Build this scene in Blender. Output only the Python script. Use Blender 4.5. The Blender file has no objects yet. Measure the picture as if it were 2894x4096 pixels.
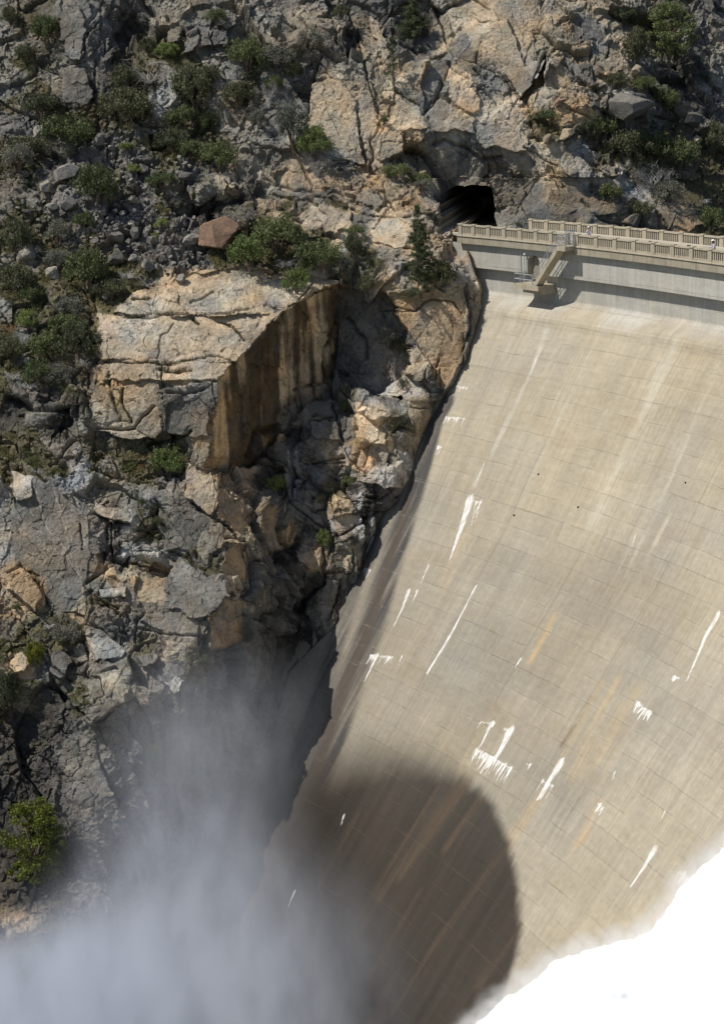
import bpy, math, random
import numpy as np
from mathutils import Vector, Matrix
SC = bpy.context.scene; COL = SC.collection
rng = np.random.default_rng(7); random.seed(7)
R = 205.0                                   # radius of the downstream parapet line of the arch dam; crest road is z = 0

# ------------------------------------------------------------------ camera
CAM = np.array([119.0785, 111.8398, 20.4832]); YAW, PIT, ROL, F = -1.15228, .2545, -.04485, 7391.19
FW = np.array([math.sin(YAW)*math.cos(PIT), math.cos(YAW)*math.cos(PIT), -math.sin(PIT)])
RT = np.array([math.cos(YAW), -math.sin(YAW), 0.]); UP = np.cross(RT, FW)
R2 = RT*math.cos(ROL)+UP*math.sin(ROL); U2 = -RT*math.sin(ROL)+UP*math.cos(ROL)
S = 2894/1622
cd = bpy.data.cameras.new('camera'); cam = bpy.data.objects.new('camera', cd); COL.objects.link(cam)
cd.sensor_fit = 'HORIZONTAL'; cd.sensor_width = 36; cd.lens = F/2894*36; cd.clip_start = 1; cd.clip_end = 6000
M = Matrix([[R2[i], U2[i], -FW[i], CAM[i]] for i in range(3)]+[[0, 0, 0, 1]]); cam.matrix_world = M
SC.camera = cam
# ------------------------------------------------------------------ light
SUN = np.array([-.13, -.55, .82]); SUN /= np.linalg.norm(SUN)
sl = bpy.data.lights.new('sun', 'SUN'); sl.energy = 4.7; sl.angle = math.radians(.5); sl.color = (1, .95, .87)
so = bpy.data.objects.new('sun', sl); COL.objects.link(so)
so.rotation_euler = Vector(SUN).to_track_quat('Z', 'Y').to_euler()
w = bpy.data.worlds.new('World'); SC.world = w; w.use_nodes = True
nt = w.node_tree; bg = nt.nodes['Background']; sky = nt.nodes.new('ShaderNodeTexSky')
sky.sky_type = 'NISHITA'; sky.sun_disc = False
sky.sun_elevation = math.asin(SUN[2]); sky.sun_rotation = math.atan2(SUN[0], SUN[1])
bg.inputs['Strength'].default_value = .085
nt.links.new(sky.outputs[0], bg.inputs[0])
SC.view_settings.view_transform = 'Standard'; SC.view_settings.look = 'None'; SC.view_settings.exposure = 0.0
SC.cycles.volume_bounces = 3; SC.cycles.max_bounces = 6; SC.cycles.volume_step_rate = 1.5; SC.cycles.volume_max_steps = 96
SC.cycles.diffuse_bounces = 3; SC.cycles.transparent_max_bounces = 12

# ------------------------------------------------------------------ projection helpers: a photo point at a distance -> a place in the world
def ray(px, py): 
    px = np.asarray(px, float)[..., None]; py = np.asarray(py, float)[..., None]
    return FW+R2*(px*S-1447)/F-U2*(py*S-2048)/F
def at(px, py, D): return CAM+ray(px, py)*np.asarray(D, float)[..., None]
def proj(P):
    d = np.asarray(P)-CAM; k = d@FW
    return (1447+F*(d@R2)/k)/S, (2048-F*(d@U2)/k)/S, k
PZ = np.array([0, 6.2, 8, 10, 14, 25, 45, 70, 110.]); PO = np.array([-.2, .35, 1.2, 2.7, 5.46, 12.59, 28.37, 48.08, 80.])
def offz(z): return np.interp(-np.asarray(z, float), PZ, PO)
def dam_hit(px, py, cyl=None):
    """where the sight line meets the dam face (or a cylinder of radius cyl): (arc length, z)"""
    D = np.linspace(100, 230, 5200); P = at(np.full(5200, float(px)), np.full(5200, float(py)), D)
    r = np.hypot(P[:, 0], P[:, 1]); s = r-(cyl if cyl else R-offz(P[:, 2])); k = int(np.argmax(s > 0))
    return math.atan2(P[k, 0], P[k, 1])*R, P[k, 2], D[k]
def cyl(s, r, z): 
    t = s/R; return (r*math.sin(t), r*math.cos(t), z)

# ------------------------------------------------------------------ noise
def _h(a, b, c, seed):
    h = (a.astype(np.uint32)*np.uint32(374761393)) ^ (b.astype(np.uint32)*np.uint32(668265263)) ^ (c.astype(np.uint32)*np.uint32(2147483647)) ^ np.uint32((seed*2654435761) & 0xffffffff)
    h ^= h >> np.uint32(13); h *= np.uint32(1274126177); h ^= h >> np.uint32(16); h *= np.uint32(2246822519); h ^= h >> np.uint32(15)
    return h
def rnd(h): return (h & np.uint32(0xffffff)).astype(np.float32)/np.float32(16777216)
def vnoise(P, sc, seed=0):
    q = (P/sc).astype(np.float32); i = np.floor(q).astype(np.int32); f = q-i; f = f*f*(3-2*f); o = 0
    for dx in (0, 1):
        wx = f[:, 0] if dx else 1-f[:, 0]
        for dy in (0, 1):
            wy = f[:, 1] if dy else 1-f[:, 1]
            for dz in (0, 1):
                wz = f[:, 2] if dz else 1-f[:, 2]
                o = o+rnd(_h(i[:, 0]+dx, i[:, 1]+dy, i[:, 2]+dz, seed))*wx*wy*wz
    return o-.5
def fbm(P, sc, n=4, seed=0):
    o = 0; a = 1.
    for k in range(n): o = o+a*vnoise(P, sc/2**k, seed+k*17); a *= .5
    return o
def voronoi(P, sc, seed=0, cube=False):
    q = (P/sc).astype(np.float32); i = np.floor(q).astype(np.int32)
    N = len(P); f1 = np.full(N, 9., np.float32); f2 = f1.copy(); ID = np.zeros(N, np.uint32); V = np.zeros((N, 3), np.float32)
    for dx in (-1, 0, 1):
        for dy in (-1, 0, 1):
            for dz in (-1, 0, 1):
                a, b, c = i[:, 0]+dx, i[:, 1]+dy, i[:, 2]+dz; h = _h(a, b, c, seed)
                vx = q[:, 0]-(a+.1+.8*rnd(h)); vy = q[:, 1]-(b+.1+.8*rnd(h*np.uint32(48271)+np.uint32(11)))
                vz = q[:, 2]-(c+.1+.8*rnd(h*np.uint32(69621)+np.uint32(7)))
                d = (np.maximum(np.maximum(np.abs(vx), np.abs(vy)), np.abs(vz))*.62+(np.abs(vx)+np.abs(vy)+np.abs(vz))*.24) if cube else np.sqrt(vx*vx+vy*vy+vz*vz); m = d < f1
                f2 = np.where(m, f1, np.minimum(f2, d)); f1 = np.where(m, d, f1); ID = np.where(m, h, ID)
                V[m, 0] = vx[m]; V[m, 1] = vy[m]; V[m, 2] = vz[m]
    return f1, f2, ID, V*sc
def sstep(a, b, x): t = np.clip((x-a)/(b-a), 0, 1); return t*t*(3-2*t)

# ------------------------------------------------------------------ object helpers
def tag(o, label=None, cat=None, group=None, kind=None):
    for k, v in (('label', label), ('category', cat), ('group', group), ('kind', kind)):
        if v: o[k] = v
    return o
def link(name, me, mat=None, parent=None):
    o = bpy.data.objects.new(name, me); COL.objects.link(o)
    if mat: me.materials.append(mat)
    if parent: o.parent = parent
    return o
def grid_mesh(name, P, nu, nv, keep=None, smooth=True, flip=False):
    """P: (nu*nv,3) row-major [v][u]"""
    idx = np.arange(nu*nv).reshape(nv, nu)
    q = np.stack([idx[:-1, :-1], idx[:-1, 1:], idx[1:, 1:], idx[1:, :-1]], -1).reshape(-1, 4)
    if flip: q = q[:, ::-1]
    if keep is not None: q = q[keep.reshape(-1)]
    me = bpy.data.meshes.new(name); me.vertices.add(len(P)); me.vertices.foreach_set('co', np.asarray(P, np.float32).ravel())
    me.loops.add(q.size); me.polygons.add(len(q)); me.loops.foreach_set('vertex_index', q.ravel().astype(np.int32))
    me.polygons.foreach_set('loop_start', (np.arange(len(q))*4).astype(np.int32))
    me.update(calc_edges=True)
    me.polygons.foreach_set('use_smooth', np.full(len(q), smooth)); me.update()
    return me
def attr(me, name, a, kind='FLOAT'):
    t = me.attributes.new(name, kind, 'POINT')
    if kind == 'FLOAT_COLOR':
        b = np.ones((len(a), 4), np.float32); b[:, :3] = a; t.data.foreach_set('color', b.ravel())
    elif kind == 'FLOAT_VECTOR': t.data.foreach_set('vector', np.asarray(a, np.float32).ravel())
    else: t.data.foreach_set('value', np.asarray(a, np.float32).ravel())
class MB:
    """collects pieces of one mesh"""
    def __init__(s): s.v = []; s.f = []
    def add(s, vs, fs):
        n = len(s.v); s.v += [tuple(map(float, v)) for v in vs]; s.f += [tuple(n+i for i in f) for f in fs]
    def hexa(s, c):   # 8 corners: bottom 4, top 4
        s.add(c, [(3, 2, 1, 0), (4, 5, 6, 7), (0, 1, 5, 4), (1, 2, 6, 5), (2, 3, 7, 6), (3, 0, 4, 7)])
    def arcbox(s, s0, s1, r0, r1, z0, z1, n=1, bev=0.0):   # box following the arch
        for k in range(n):
            a = s0+(s1-s0)*k/n; b = s0+(s1-s0)*(k+1)/n
            s.hexa([cyl(a, r0, z0), cyl(b, r0, z0), cyl(b, r1, z0), cyl(a, r1, z0), cyl(a, r0+bev, z1), cyl(b, r0+bev, z1), cyl(b, r1-bev, z1), cyl(a, r1-bev, z1)])
    def tube(s, a, b, ra, rb=None, n=6):
        a = Vector(a); b = Vector(b); rb = ra if rb is None else rb; d = (b-a)
        if d.length < 1e-6: return
        d.normalize(); x = d.orthogonal().normalized(); y = d.cross(x)
        vs = [a+(x*math.cos(t)+y*math.sin(t))*ra for t in [2*math.pi*k/n for k in range(n)]]+[b+(x*math.cos(t)+y*math.sin(t))*rb for t in [2*math.pi*k/n for k in range(n)]]
        s.add(vs, [(k, (k+1) % n, n+(k+1) % n, n+k) for k in range(n)]+[tuple(range(n))[::-1], tuple(range(n, 2*n))])
    def path(s, pts, r, n=6):
        for a, b in zip(pts[:-1], pts[1:]): s.tube(a, b, r, r, n)
    def ball(s, c, rx, ry, rz, nu=10, nv=7):
        vs = [(c[0], c[1], c[2]-rz)]
        for j in range(1, nv):
            t = math.pi*j/nv-math.pi/2
            for i in range(nu): p = 2*math.pi*i/nu; vs.append((c[0]+rx*math.cos(t)*math.cos(p), c[1]+ry*math.cos(t)*math.sin(p), c[2]+rz*math.sin(t)))
        vs.append((c[0], c[1], c[2]+rz)); f = []
        for i in range(nu): f.append((0, 1+(i+1) % nu, 1+i)); f.append((len(vs)-1, len(vs)-1-nu+i, len(vs)-1-nu+(i+1) % nu))
        for j in range(nv-2):
            for i in range(nu): a = 1+j*nu+i; b = 1+j*nu+(i+1) % nu; f.append((a, b, b+nu, a+nu))
        s.add(vs, f)
    def build(s, name, mat, parent=None, smooth=False):
        me = bpy.data.meshes.new(name); me.from_pydata(s.v, [], s.f); me.update()
        if smooth: me.polygons.foreach_set('use_smooth', [True]*len(me.polygons))
        return link(name, me, mat, parent)
def empty(name, loc=(0, 0, 0), rz=0):
    o = bpy.data.objects.new(name, None); COL.objects.link(o); o.location = loc; o.rotation_euler = (0, 0, rz); o.empty_display_size = .1; return o

# ------------------------------------------------------------------ materials
class NT:
    def __init__(s, name):
        s.m = bpy.data.materials.new(name); s.m.use_nodes = True; s.t = s.m.node_tree; s.b = s.t.nodes['Principled BSDF']; s.out = s.t.nodes['Material Output']
        s.b.inputs['Roughness'].default_value = .9; s.b.inputs['Specular IOR Level'].default_value = .2
    def n(s, ty, **k):
        nd = s.t.nodes.new(ty)
        for a, b in k.items(): setattr(nd, a, b)
        return nd
    def put(s, sock, v):
        if hasattr(v, 'is_linked') or isinstance(v, bpy.types.NodeSocket): s.t.links.new(v, sock)
        else: sock.default_value = v
    def math(s, op, a, b=0., c=0., clamp=False):
        nd = s.n('ShaderNodeMath', operation=op, use_clamp=clamp)
        for i, v in enumerate((a, b, c)): s.put(nd.inputs[i], v)
        return nd.outputs[0]
    def mix(s, f, a, b, mode='MIX'):
        nd = s.n('ShaderNodeMix', data_type='RGBA', blend_type=mode); s.put(nd.inputs[0], f)
        for i, v in ((6, a), (7, b)): s.put(nd.inputs[i], tuple(v)+(1,) if isinstance(v, (tuple, list)) and len(v) == 3 else v)
        return nd.outputs[2]
    def noise(s, vec=None, scale=1., detail=4., rough=.55, out=0):
        nd = s.n('ShaderNodeTexNoise'); nd.inputs['Scale'].default_value = scale; nd.inputs['Detail'].default_value = detail; nd.inputs['Roughness'].default_value = rough
        if vec is not None: s.t.links.new(vec, nd.inputs['Vector'])
        return nd.outputs[out]
    def attr(s, name, out='Fac'):
        nd = s.n('ShaderNodeAttribute'); nd.attribute_name = name; return nd.outputs[out]
    def ramp(s, f, a, b): 
        nd = s.n('ShaderNodeMapRange'); nd.inputs['From Min'].default_value = a; nd.inputs['From Max'].default_value = b; s.t.links.new(f, nd.inputs['Value']); return nd.outputs[0]
    def vmul(s, v, k):
        nd = s.n('ShaderNodeVectorMath', operation='MULTIPLY'); s.t.links.new(v, nd.inputs[0]); nd.inputs[1].default_value = k; return nd.outputs[0]
    def bump(s, h, strength=.5, dist=.1):
        nd = s.n('ShaderNodeBump'); nd.inputs['Strength'].default_value = strength; nd.inputs['Distance'].default_value = dist
        s.t.links.new(h, nd.inputs['Height']); s.t.links.new(nd.outputs[0], s.b.inputs['Normal'])
    def col(s, c): s.put(s.b.inputs['Base Color'], tuple(c)+(1,) if isinstance(c, (tuple, list)) and len(c) == 3 else c)
def pos(N): return N.n('ShaderNodeNewGeometry').outputs['Position']
def objc(N): return N.n('ShaderNodeTexCoord').outputs['Object']

def mat_concrete(name, c1, c2, grime=(.13, .115, .08), gr=.45):
    N = NT(name); p = pos(N)
    a = N.mix(N.ramp(N.noise(p, .9, 6, .62), .32, .68), c1, c2)
    st = N.noise(N.vmul(p, (2.6, 2.6, .35)), 1., 5, .6)
    a = N.mix(N.math('MULTIPLY', N.ramp(st, .5, .78), gr), a, grime)
    a = N.mix(.35, a, N.noise(p, 24, 3, .7), 'OVERLAY'); N.col(a); N.bump(N.noise(p, 14, 4, .7), .35, .03); return N.m
M_PAR = mat_concrete('weathered_cream_concrete', (.42, .372, .285), (.33, .293, .225), gr=.65)
M_BEAM = mat_concrete('stained_beam_concrete', (.36, .32, .245), (.27, .24, .185), gr=.8)
M_ROAD = mat_concrete('pale_road_concrete', (.47, .43, .35), (.40, .365, .30), (.25, .22, .18), .4)
M_STAIR = mat_concrete('tan_stair_concrete', (.44, .385, .29), (.34, .30, .225), gr=.55)
def flat(name, c, rough=.8, metal=0.):
    N = NT(name); N.col(N.mix(.4, c+(1,) if len(c) == 3 else c, N.noise(objc(N), 9, 3, .6), 'OVERLAY')); N.b.inputs['Roughness'].default_value = rough; N.b.inputs['Metallic'].default_value = metal; return N.m
M_STEEL = flat('galvanised_steel', (.5, .52, .54), .45, .6); M_DARK = flat('dark_opening', (.012, .012, .012))
M_DOOR = flat('weathered_door_panel', (.24, .21, .16))

# --- dam face: albedo from the stain map laid out along the face, crisp lift lines and drips from nodes
def mat_dam():
    N = NT('dam_face_concrete'); uv = N.attr('face_uv', 'Vector'); base = N.attr('tint', 'Color'); eff = N.attr('eff'); wet = N.attr('wet')
    sx = N.n('ShaderNodeSeparateXYZ'); N.t.links.new(uv, sx.inputs[0]); u, v = sx.outputs[0], sx.outputs[1]
    fine = N.noise(uv, 2.2, 7, .65); strk = N.noise(N.vmul(uv, (3.2, .16, 1)), 1., 6, .62); strk2 = N.noise(N.vmul(uv, (.7, .035, 1)), 1., 4, .6)
    c = N.mix(.55, base, N.mix(N.ramp(strk, .3, .7), (.41, .41, .412), (.59, .588, .58)), 'OVERLAY')
    c = N.mix(.5, c, N.mix(N.ramp(strk2, .35, .65), (.435, .437, .44), (.565, .56, .55)), 'OVERLAY')
    c = N.mix(.5, c, N.mix(N.ramp(fine, .3, .7), (.40, .40, .40), (.60, .60, .60)), 'OVERLAY')
    big = N.noise(N.vmul(uv, (.18, .4, 1)), 1., 5, .6)
    dry = N.math('SUBTRACT', 1., wet, clamp=True); c = N.mix(N.math('MULTIPLY', N.math('MULTIPLY', N.ramp(big, .52, .72), .35), dry, clamp=True), c, N.mix(1., c, (.88, .80, .68), 'MULTIPLY'))  # dry: everything outside the dark brown patch
    hz = N.noise(N.vmul(uv, (.30, 2.4, 1)), 1., 6, .68); c = N.mix(N.math('MULTIPLY', .38, dry), c, N.mix(N.ramp(hz, .3, .7), (.42, .42, .415), (.58, .58, .58)), 'OVERLAY')
    # lift joints (horizontal) and contraction joints (vertical)
    wob = N.math('MULTIPLY', N.math('SUBTRACT', N.noise(uv, .35, 6, .75), .5), .40)
    vv = N.math('ADD', v, wob); fr = N.math('PINGPONG', N.math('MULTIPLY', vv, 1/1.52), .5)
    lw = N.math('MULTIPLY', N.ramp(N.noise(N.vmul(uv, (.22, .66, 1)), 1., 5, .7), .42, .62), 1., clamp=True)
    line = N.math('MULTIPLY', N.math('SUBTRACT', 1., N.math('MULTIPLY', fr, 1/.032), clamp=True), lw)
    fru = N.math('PINGPONG', N.math('ADD', N.math('MULTIPLY', N.math('ADD', u, N.math('MULTIPLY', wob, .5)), 1/12.0), .33-1/24*0), .5)
    jl = N.math('SUBTRACT', 1., N.math('MULTIPLY', fru, 1/.0035), clamp=True)
    fru2 = N.math('PINGPONG', N.math('MULTIPLY', u, 1/3.0), .5)
    jw = N.math('SUBTRACT', 1., N.math('MULTIPLY', fru2, 1/.012), clamp=True)
    jw = N.math('MULTIPLY', jw, N.math('MULTIPLY', N.ramp(N.noise(N.vmul(uv, (.3, .5, 1)), 1., 3, .6), .5, .6), .35), clamp=True)
    dark = N.math('MAXIMUM', N.math('MULTIPLY', line, .46), N.math('MAXIMUM', N.math('MULTIPLY', jl, .40), N.math('MULTIPLY', jw, .5)))
    c = N.mix(dark, c, (.10, .085, .065))
    lite = N.math('MULTIPLY', N.math('SUBTRACT', 1., N.math('MULTIPLY', N.math('ABSOLUTE', N.math('SUBTRACT', fr, .07)), 1/.05), clamp=True), N.math('MULTIPLY', N.ramp(N.noise(N.vmul(uv, (.35, .66, 1)), 1.7, 5, .75), .52, .66), .35), clamp=True)
    c = N.mix(N.math('MULTIPLY', lite, dry), c, (.45, .415, .35))
    # efflorescence
    e = N.math('ADD', eff, N.math('MULTIPLY', N.math('SUBTRACT', N.noise(N.vmul(uv, (7., .9, 1)), 1., 5, .7), .5), 1.9))
    e = N.math('MULTIPLY', N.ramp(e, .50, 1.0), N.math('MULTIPLY', eff, 4., clamp=True), clamp=True); e = N.math('MINIMUM', e, 1.)
    c = N.mix(N.math('MULTIPLY', e, N.ramp(N.noise(N.vmul(uv, (3., 1.6, 1)), 1., 5, .7), .15, .60)), c, (.76, .75, .73))
    N.col(c)
    N.put(N.b.inputs['Roughness'], N.math('SUBTRACT', .92, N.math('MULTIPLY', wet, .25)))
    hgt = N.math('SUBTRACT', N.math('MULTIPLY', N.noise(uv, 6, 6, .7), .5), N.math('MAXIMUM', line, jl)); N.bump(hgt, .45, .06)
    return N.m
M_DAM = mat_dam()

# ================================================================== THE DAM
dam = empty('arch_dam', cyl(-20, R, 0)); DO = Vector(dam.location)
tag(dam, 'huge curved pale concrete dam with white drips and a dark brown patch', 'dam')
def dpar(o):   # parent while the geometry is in world coordinates
    o.parent = dam; o.location = -DO; return o
# non-uniform grid over arc length and height
sg = np.unique(np.round(np.concatenate([np.arange(-62, -41, .14), np.arange(-41, -37.6, .05), np.arange(-37.6, 30, .125), np.arange(30, 140, 1.)]), 3))
zg = np.concatenate([[-.86], np.arange(-1.0, -3.31, -.1), [-3.3], [-3.305], np.arange(-3.45, -60, -.13), np.arange(-60, -105, -.6)])
zg = np.unique(np.round(zg, 3))[::-1]
zg = np.sort(np.unique(np.round(np.concatenate([zg, np.arange(-4.05, -1.35, .05)]), 3)))[::-1]
nu, nv = len(sg), len(zg); SG, ZG = np.meshgrid(sg, zg); sv, zv = SG.ravel(), ZG.ravel()
def face_off(z):
    o = offz(z); o = np.where(z > -7.2, -1.2+sstep(5.6, 7.2, -z)*1.9, o); return np.where(z >= -3.3, -.45, o)
off = face_off(zv)
# door niche
d0 = dam_hit((1700+533*.7361)/S, (700+535*.7361)/S)[0]; d1 = dam_hit((1700+600*.7361)/S, (700+535*.7361)/S)[0]
DC, DW, DB, DT = (d0+d1)/2, (d1-d0)/2*.95, -3.9, -1.45
zs = DT-DW*.85
inn = (np.abs(sv-DC) < DW) & (zv > DB) & ((zv < zs) | (((sv-DC)/DW)**2+((zv-zs)/(DT-zs))**2 < 1))
rr = R-off; rr = np.where(inn, R+1.15, rr)
Pd = np.stack([rr*np.sin(sv/R), rr*np.cos(sv/R), zv], -1)
P2 = np.stack([sv, zv, 0*sv], -1)
# relief: slight unevenness of each pour
hl = _h(np.floor((sv-4)/12.).astype(np.int32), np.floor(zv/1.52).astype(np.int32), 0*sv.astype(np.int32), 5)
bulge = np.where(zv < -6.5, (rnd(hl)-.5)*.05, 0)
Pd[:, 0] -= np.sin(sv/R)*bulge; Pd[:, 1] -= np.cos(sv/R)*bulge
# stain map
T = np.tile(np.array([.348, .308, .236]), (len(sv), 1))
def lay(mask, col): 
    global T
    m = np.clip(mask, 0, 1)[:, None]; T = T*(1-m)+np.array(col)*m
def nz(a, b, n=4, seed=0): return fbm(np.stack([sv/a, zv/b, 0*sv], -1), 1., n, seed)
lay(sstep(-5.2, -8.5, -zv*-1)*0, (0, 0, 0))
lay(sstep(-7.4, -5.6, zv+nz(3, 3, 3, 3)*1.2)*.85, (.40, .395, .37))
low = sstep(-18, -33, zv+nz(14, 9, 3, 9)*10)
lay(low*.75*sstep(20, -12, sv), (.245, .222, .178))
T *= (1+.075*(rnd(hl)-.5))[:, None]
hs = rnd(_h(np.floor(sv/3.).astype(np.int32), np.floor(zv/1.52).astype(np.int32), 0*sv.astype(np.int32), 8)); T *= (1+.035*(hs-.5))[:, None]
T *= (1+.13*nz(6, 3, 4, 1))[:, None]
T = T*(1+np.array([.015, 0, -.03])*(nz(8, 5, 3, 4)[:, None]*3))
EFF = np.zeros(len(sv))
def linmask(pts, w0, w1=None, soft=.5, px=True):
    """distance-based mask along a traced line on the face; widths in metres"""
    w1 = w0 if w1 is None else w1
    Q = np.array([dam_hit(*p)[:2] for p in pts]) if px else np.array(pts, float)
    L = np.concatenate([[0], np.cumsum(np.hypot(*np.diff(Q, axis=0).T))]); out = np.zeros(len(sv)); wm = max(w0, w1)*2
    for i in range(len(Q)-1):
        a, b = Q[i], Q[i+1]; sel = np.where((sv > min(a[0], b[0])-wm) & (sv < max(a[0], b[0])+wm) & (zv > min(a[1], b[1])-wm) & (zv < max(a[1], b[1])+wm))[0]
        if not len(sel): continue
        d = b-a; l2 = d@d+1e-9; t = np.clip(((sv[sel]-a[0])*d[0]+(zv[sel]-a[1])*d[1])/l2, 0, 1)
        dist = np.hypot(sv[sel]-a[0]-t*d[0], zv[sel]-a[1]-t*d[1]); ww = w0+(w1-w0)*(L[i]+t*(L[i+1]-L[i]))/L[-1]
        out[sel] = np.maximum(out[sel], 1-sstep(1-soft, 1+soft, dist/ww))
    return out
# dark seepage bands by the rock contact
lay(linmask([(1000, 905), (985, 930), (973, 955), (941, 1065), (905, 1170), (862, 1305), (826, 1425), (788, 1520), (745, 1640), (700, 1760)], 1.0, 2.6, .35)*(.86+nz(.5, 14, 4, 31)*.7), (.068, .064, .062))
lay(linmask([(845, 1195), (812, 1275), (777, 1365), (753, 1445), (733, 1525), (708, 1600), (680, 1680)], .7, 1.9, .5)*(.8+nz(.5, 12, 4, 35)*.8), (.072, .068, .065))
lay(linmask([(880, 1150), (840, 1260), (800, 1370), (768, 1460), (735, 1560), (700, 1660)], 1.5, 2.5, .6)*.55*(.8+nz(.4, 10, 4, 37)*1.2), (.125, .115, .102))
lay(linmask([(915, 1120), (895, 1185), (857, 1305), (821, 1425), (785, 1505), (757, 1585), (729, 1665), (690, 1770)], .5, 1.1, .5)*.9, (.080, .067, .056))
for (a, b, wd, k, c) in [((1240, 1380), (1195, 1470), .35, .8, (.50, .36, .20)), ((1380, 1530), (1290, 1720), .5, .7, (.48, .38, .24)), ((1345, 1535), (1250, 1720), .35, .7, (.46, .35, .21)),
    ((1420, 1560), (1330, 1720), 1.0, .45, (.46, .36, .22)), ((1105, 1590), (1040, 1720), .35, .7, (.50, .40, .26)), ((1290, 1625), (1260, 1670), .12, .9, (.20, .10, .05)),
    ((1215, 1780), (1130, 1900), .5, .8, (.50, .36, .20)), ((1340, 1800), (1300, 1880), .4, .7, (.50, .34, .18)), ((1520, 1980), (1460, 2090), .7, .6, (.52, .36, .2)),
    ((1430, 1000), (1370, 1110), 1.6, .35, (.52, .47, .38)), ((1500, 1160), (1470, 1215), .25, .6, (.56, .50, .40)), ((1575, 1180), (1550, 1240), .3, .5, (.36, .28, .18)),
    ((1040, 1200), (1000, 1300), .5, .5, (.47, .37, .25)), ((1320, 1760), (1275, 1820), 1.0, .6, (.22, .20, .165)), ((1180, 1290), (1150, 1330), .5, .3, (.3, .28, .22))]:
    lay(linmask([a, b], wd, wd*1.7, .85)*k*.72*(.75+nz(.4, 4, 3, 12)*1.6), np.array(c)*.85)
# pale runs down the contraction joints
for pts, wd, k in [([(1225, 740), (1190, 840), (1110, 1000), (1065, 1085)], .3, .75), ([(1515, 690), (1505, 760), (1440, 950), (1385, 1060), (1330, 1160)], .7, .5), ([(1345, 650), (1335, 760), (1240, 960), (1175, 1100)], .25, .4),
                   ([(1608, 830), (1500, 1080), (1400, 1290)], .25, .35), ([(1150, 700), (1130, 790)], .5, .4), ([(1440, 660), (1425, 720)], .35, .5)]:
    lay(linmask(pts, wd, wd, .8)*k*(.8+nz(1, 2.5, 3, 14)*1.5), (.46, .43, .36))
# white mineral runs
EL = [([(1052, 1122), (1040, 1165), (1008, 1255)], .62, .10), ([(1077, 1124), (1062, 1175)], .16, .03), ([(1066, 1124), (1050, 1200)], .10, .03), ([(960, 1268), (940, 1315)], .16, .05), ([(916, 1325), (903, 1360), (882, 1405)], .28, .07),
      ([(935, 1325), (925, 1350)], .18, .05), ([(1068, 1312), (1030, 1385), (1000, 1440), (958, 1508)], .12, .22), ([(845, 1470), (830, 1500), (815, 1530)], .28, .06),
      ([(901, 1472), (893, 1490)], .14, .04), ([(1167, 1478), (1153, 1497)], .2, .06), ([(1608, 1378), (1580, 1430), (1540, 1525)], .32, .08), ([(1103, 1620), (1080, 1665), (1060, 1697)], .22, .08), ([(1143, 1640), (1120, 1685), (1098, 1715)], .52, .2),
      ([(1133, 1715), (1113, 1750)], .2, .06), ([(1256, 1712), (1228, 1755), (1205, 1792)], .48, .15), ([(1377, 1733), (1371, 1750)], .14, .05), ([(1467, 1905), (1442, 1945), (1412, 1990)], .38, .08),
      ([(1535, 1958), (1520, 1985)], .16, .05), ([(1490, 1820), (1476, 1850)], .12, .04), ([(835, 1205), (815, 1255)], .2, .06), ([(770, 1830), (764, 1850)], .2, .05), ([(660, 2000), (645, 2035)], .22, .06), ([(1425, 1195), (1410, 1250)], .08, .03), ([(1203, 800), (1185, 850)], .10, .04), ([(1085, 1040), (1068, 1078)], .12, .04)]
for pts, a, b in EL: EFF = np.maximum(EFF, linmask(pts, a, b, .45)*.95)
def drips(a, b, n, lmax, seed, wd=.07):
    """short runs of unequal length hanging from a lift line"""
    rg = np.random.default_rng(seed); qa, qb = np.array(dam_hit(*a)[:2]), np.array(dam_hit(*b)[:2])
    EFFL.append(linmask([tuple(qa), tuple(qb)], .07, .07, .4, px=False)*.8)
    for k in range(n):
        q = qa+(qb-qa)*rg.uniform(0, 1); L = lmax*rg.uniform(.15, 1)**1.3
        EFFL.append(linmask([tuple(q+[0, .03]), (q[0]+.02*L, q[1]-L*.6), (q[0]+.03*L, q[1]-L)], wd*rg.uniform(.8, 1.9), .03, .4, px=False)*.95)
EFFL = []
for a, b, n, L, sd_ in [((830, 1469), (882, 1474), 34, 1.0, 1), ((1066, 1680), (1147, 1724), 80, 1.3, 2), ((1424, 1572), (1460, 1601), 50, .8, 3), ((1507, 1517), (1522, 1522), 7, .4, 4), ((1341, 1800), (1352, 1812), 8, .8, 5),
    ((1022, 866), (1050, 870), 12, .5, 6), ((998, 936), (1043, 938), 14, .9, 7), ((978, 1001), (990, 1003), 5, .8, 8), ((818, 1275), (832, 1280), 8, .7, 9), ((1212, 1748), (1240, 1764), 14, 1.4, 10), ((1048, 1122), (1082, 1126), 10, 1.2, 11), ((1145, 1640), (1128, 1634), 6, 1., 12),
    ((1520, 1955), (1545, 1975), 8, 1.0, 13), ((1180, 1712), (1190, 1716), 3, .6, 14), ((1075, 1620), (1108, 1622), 4, .8, 15)]: drips(a, b, n, L, sd_)
for e_ in EFFL: EFF = np.maximum(EFF, e_)
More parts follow.
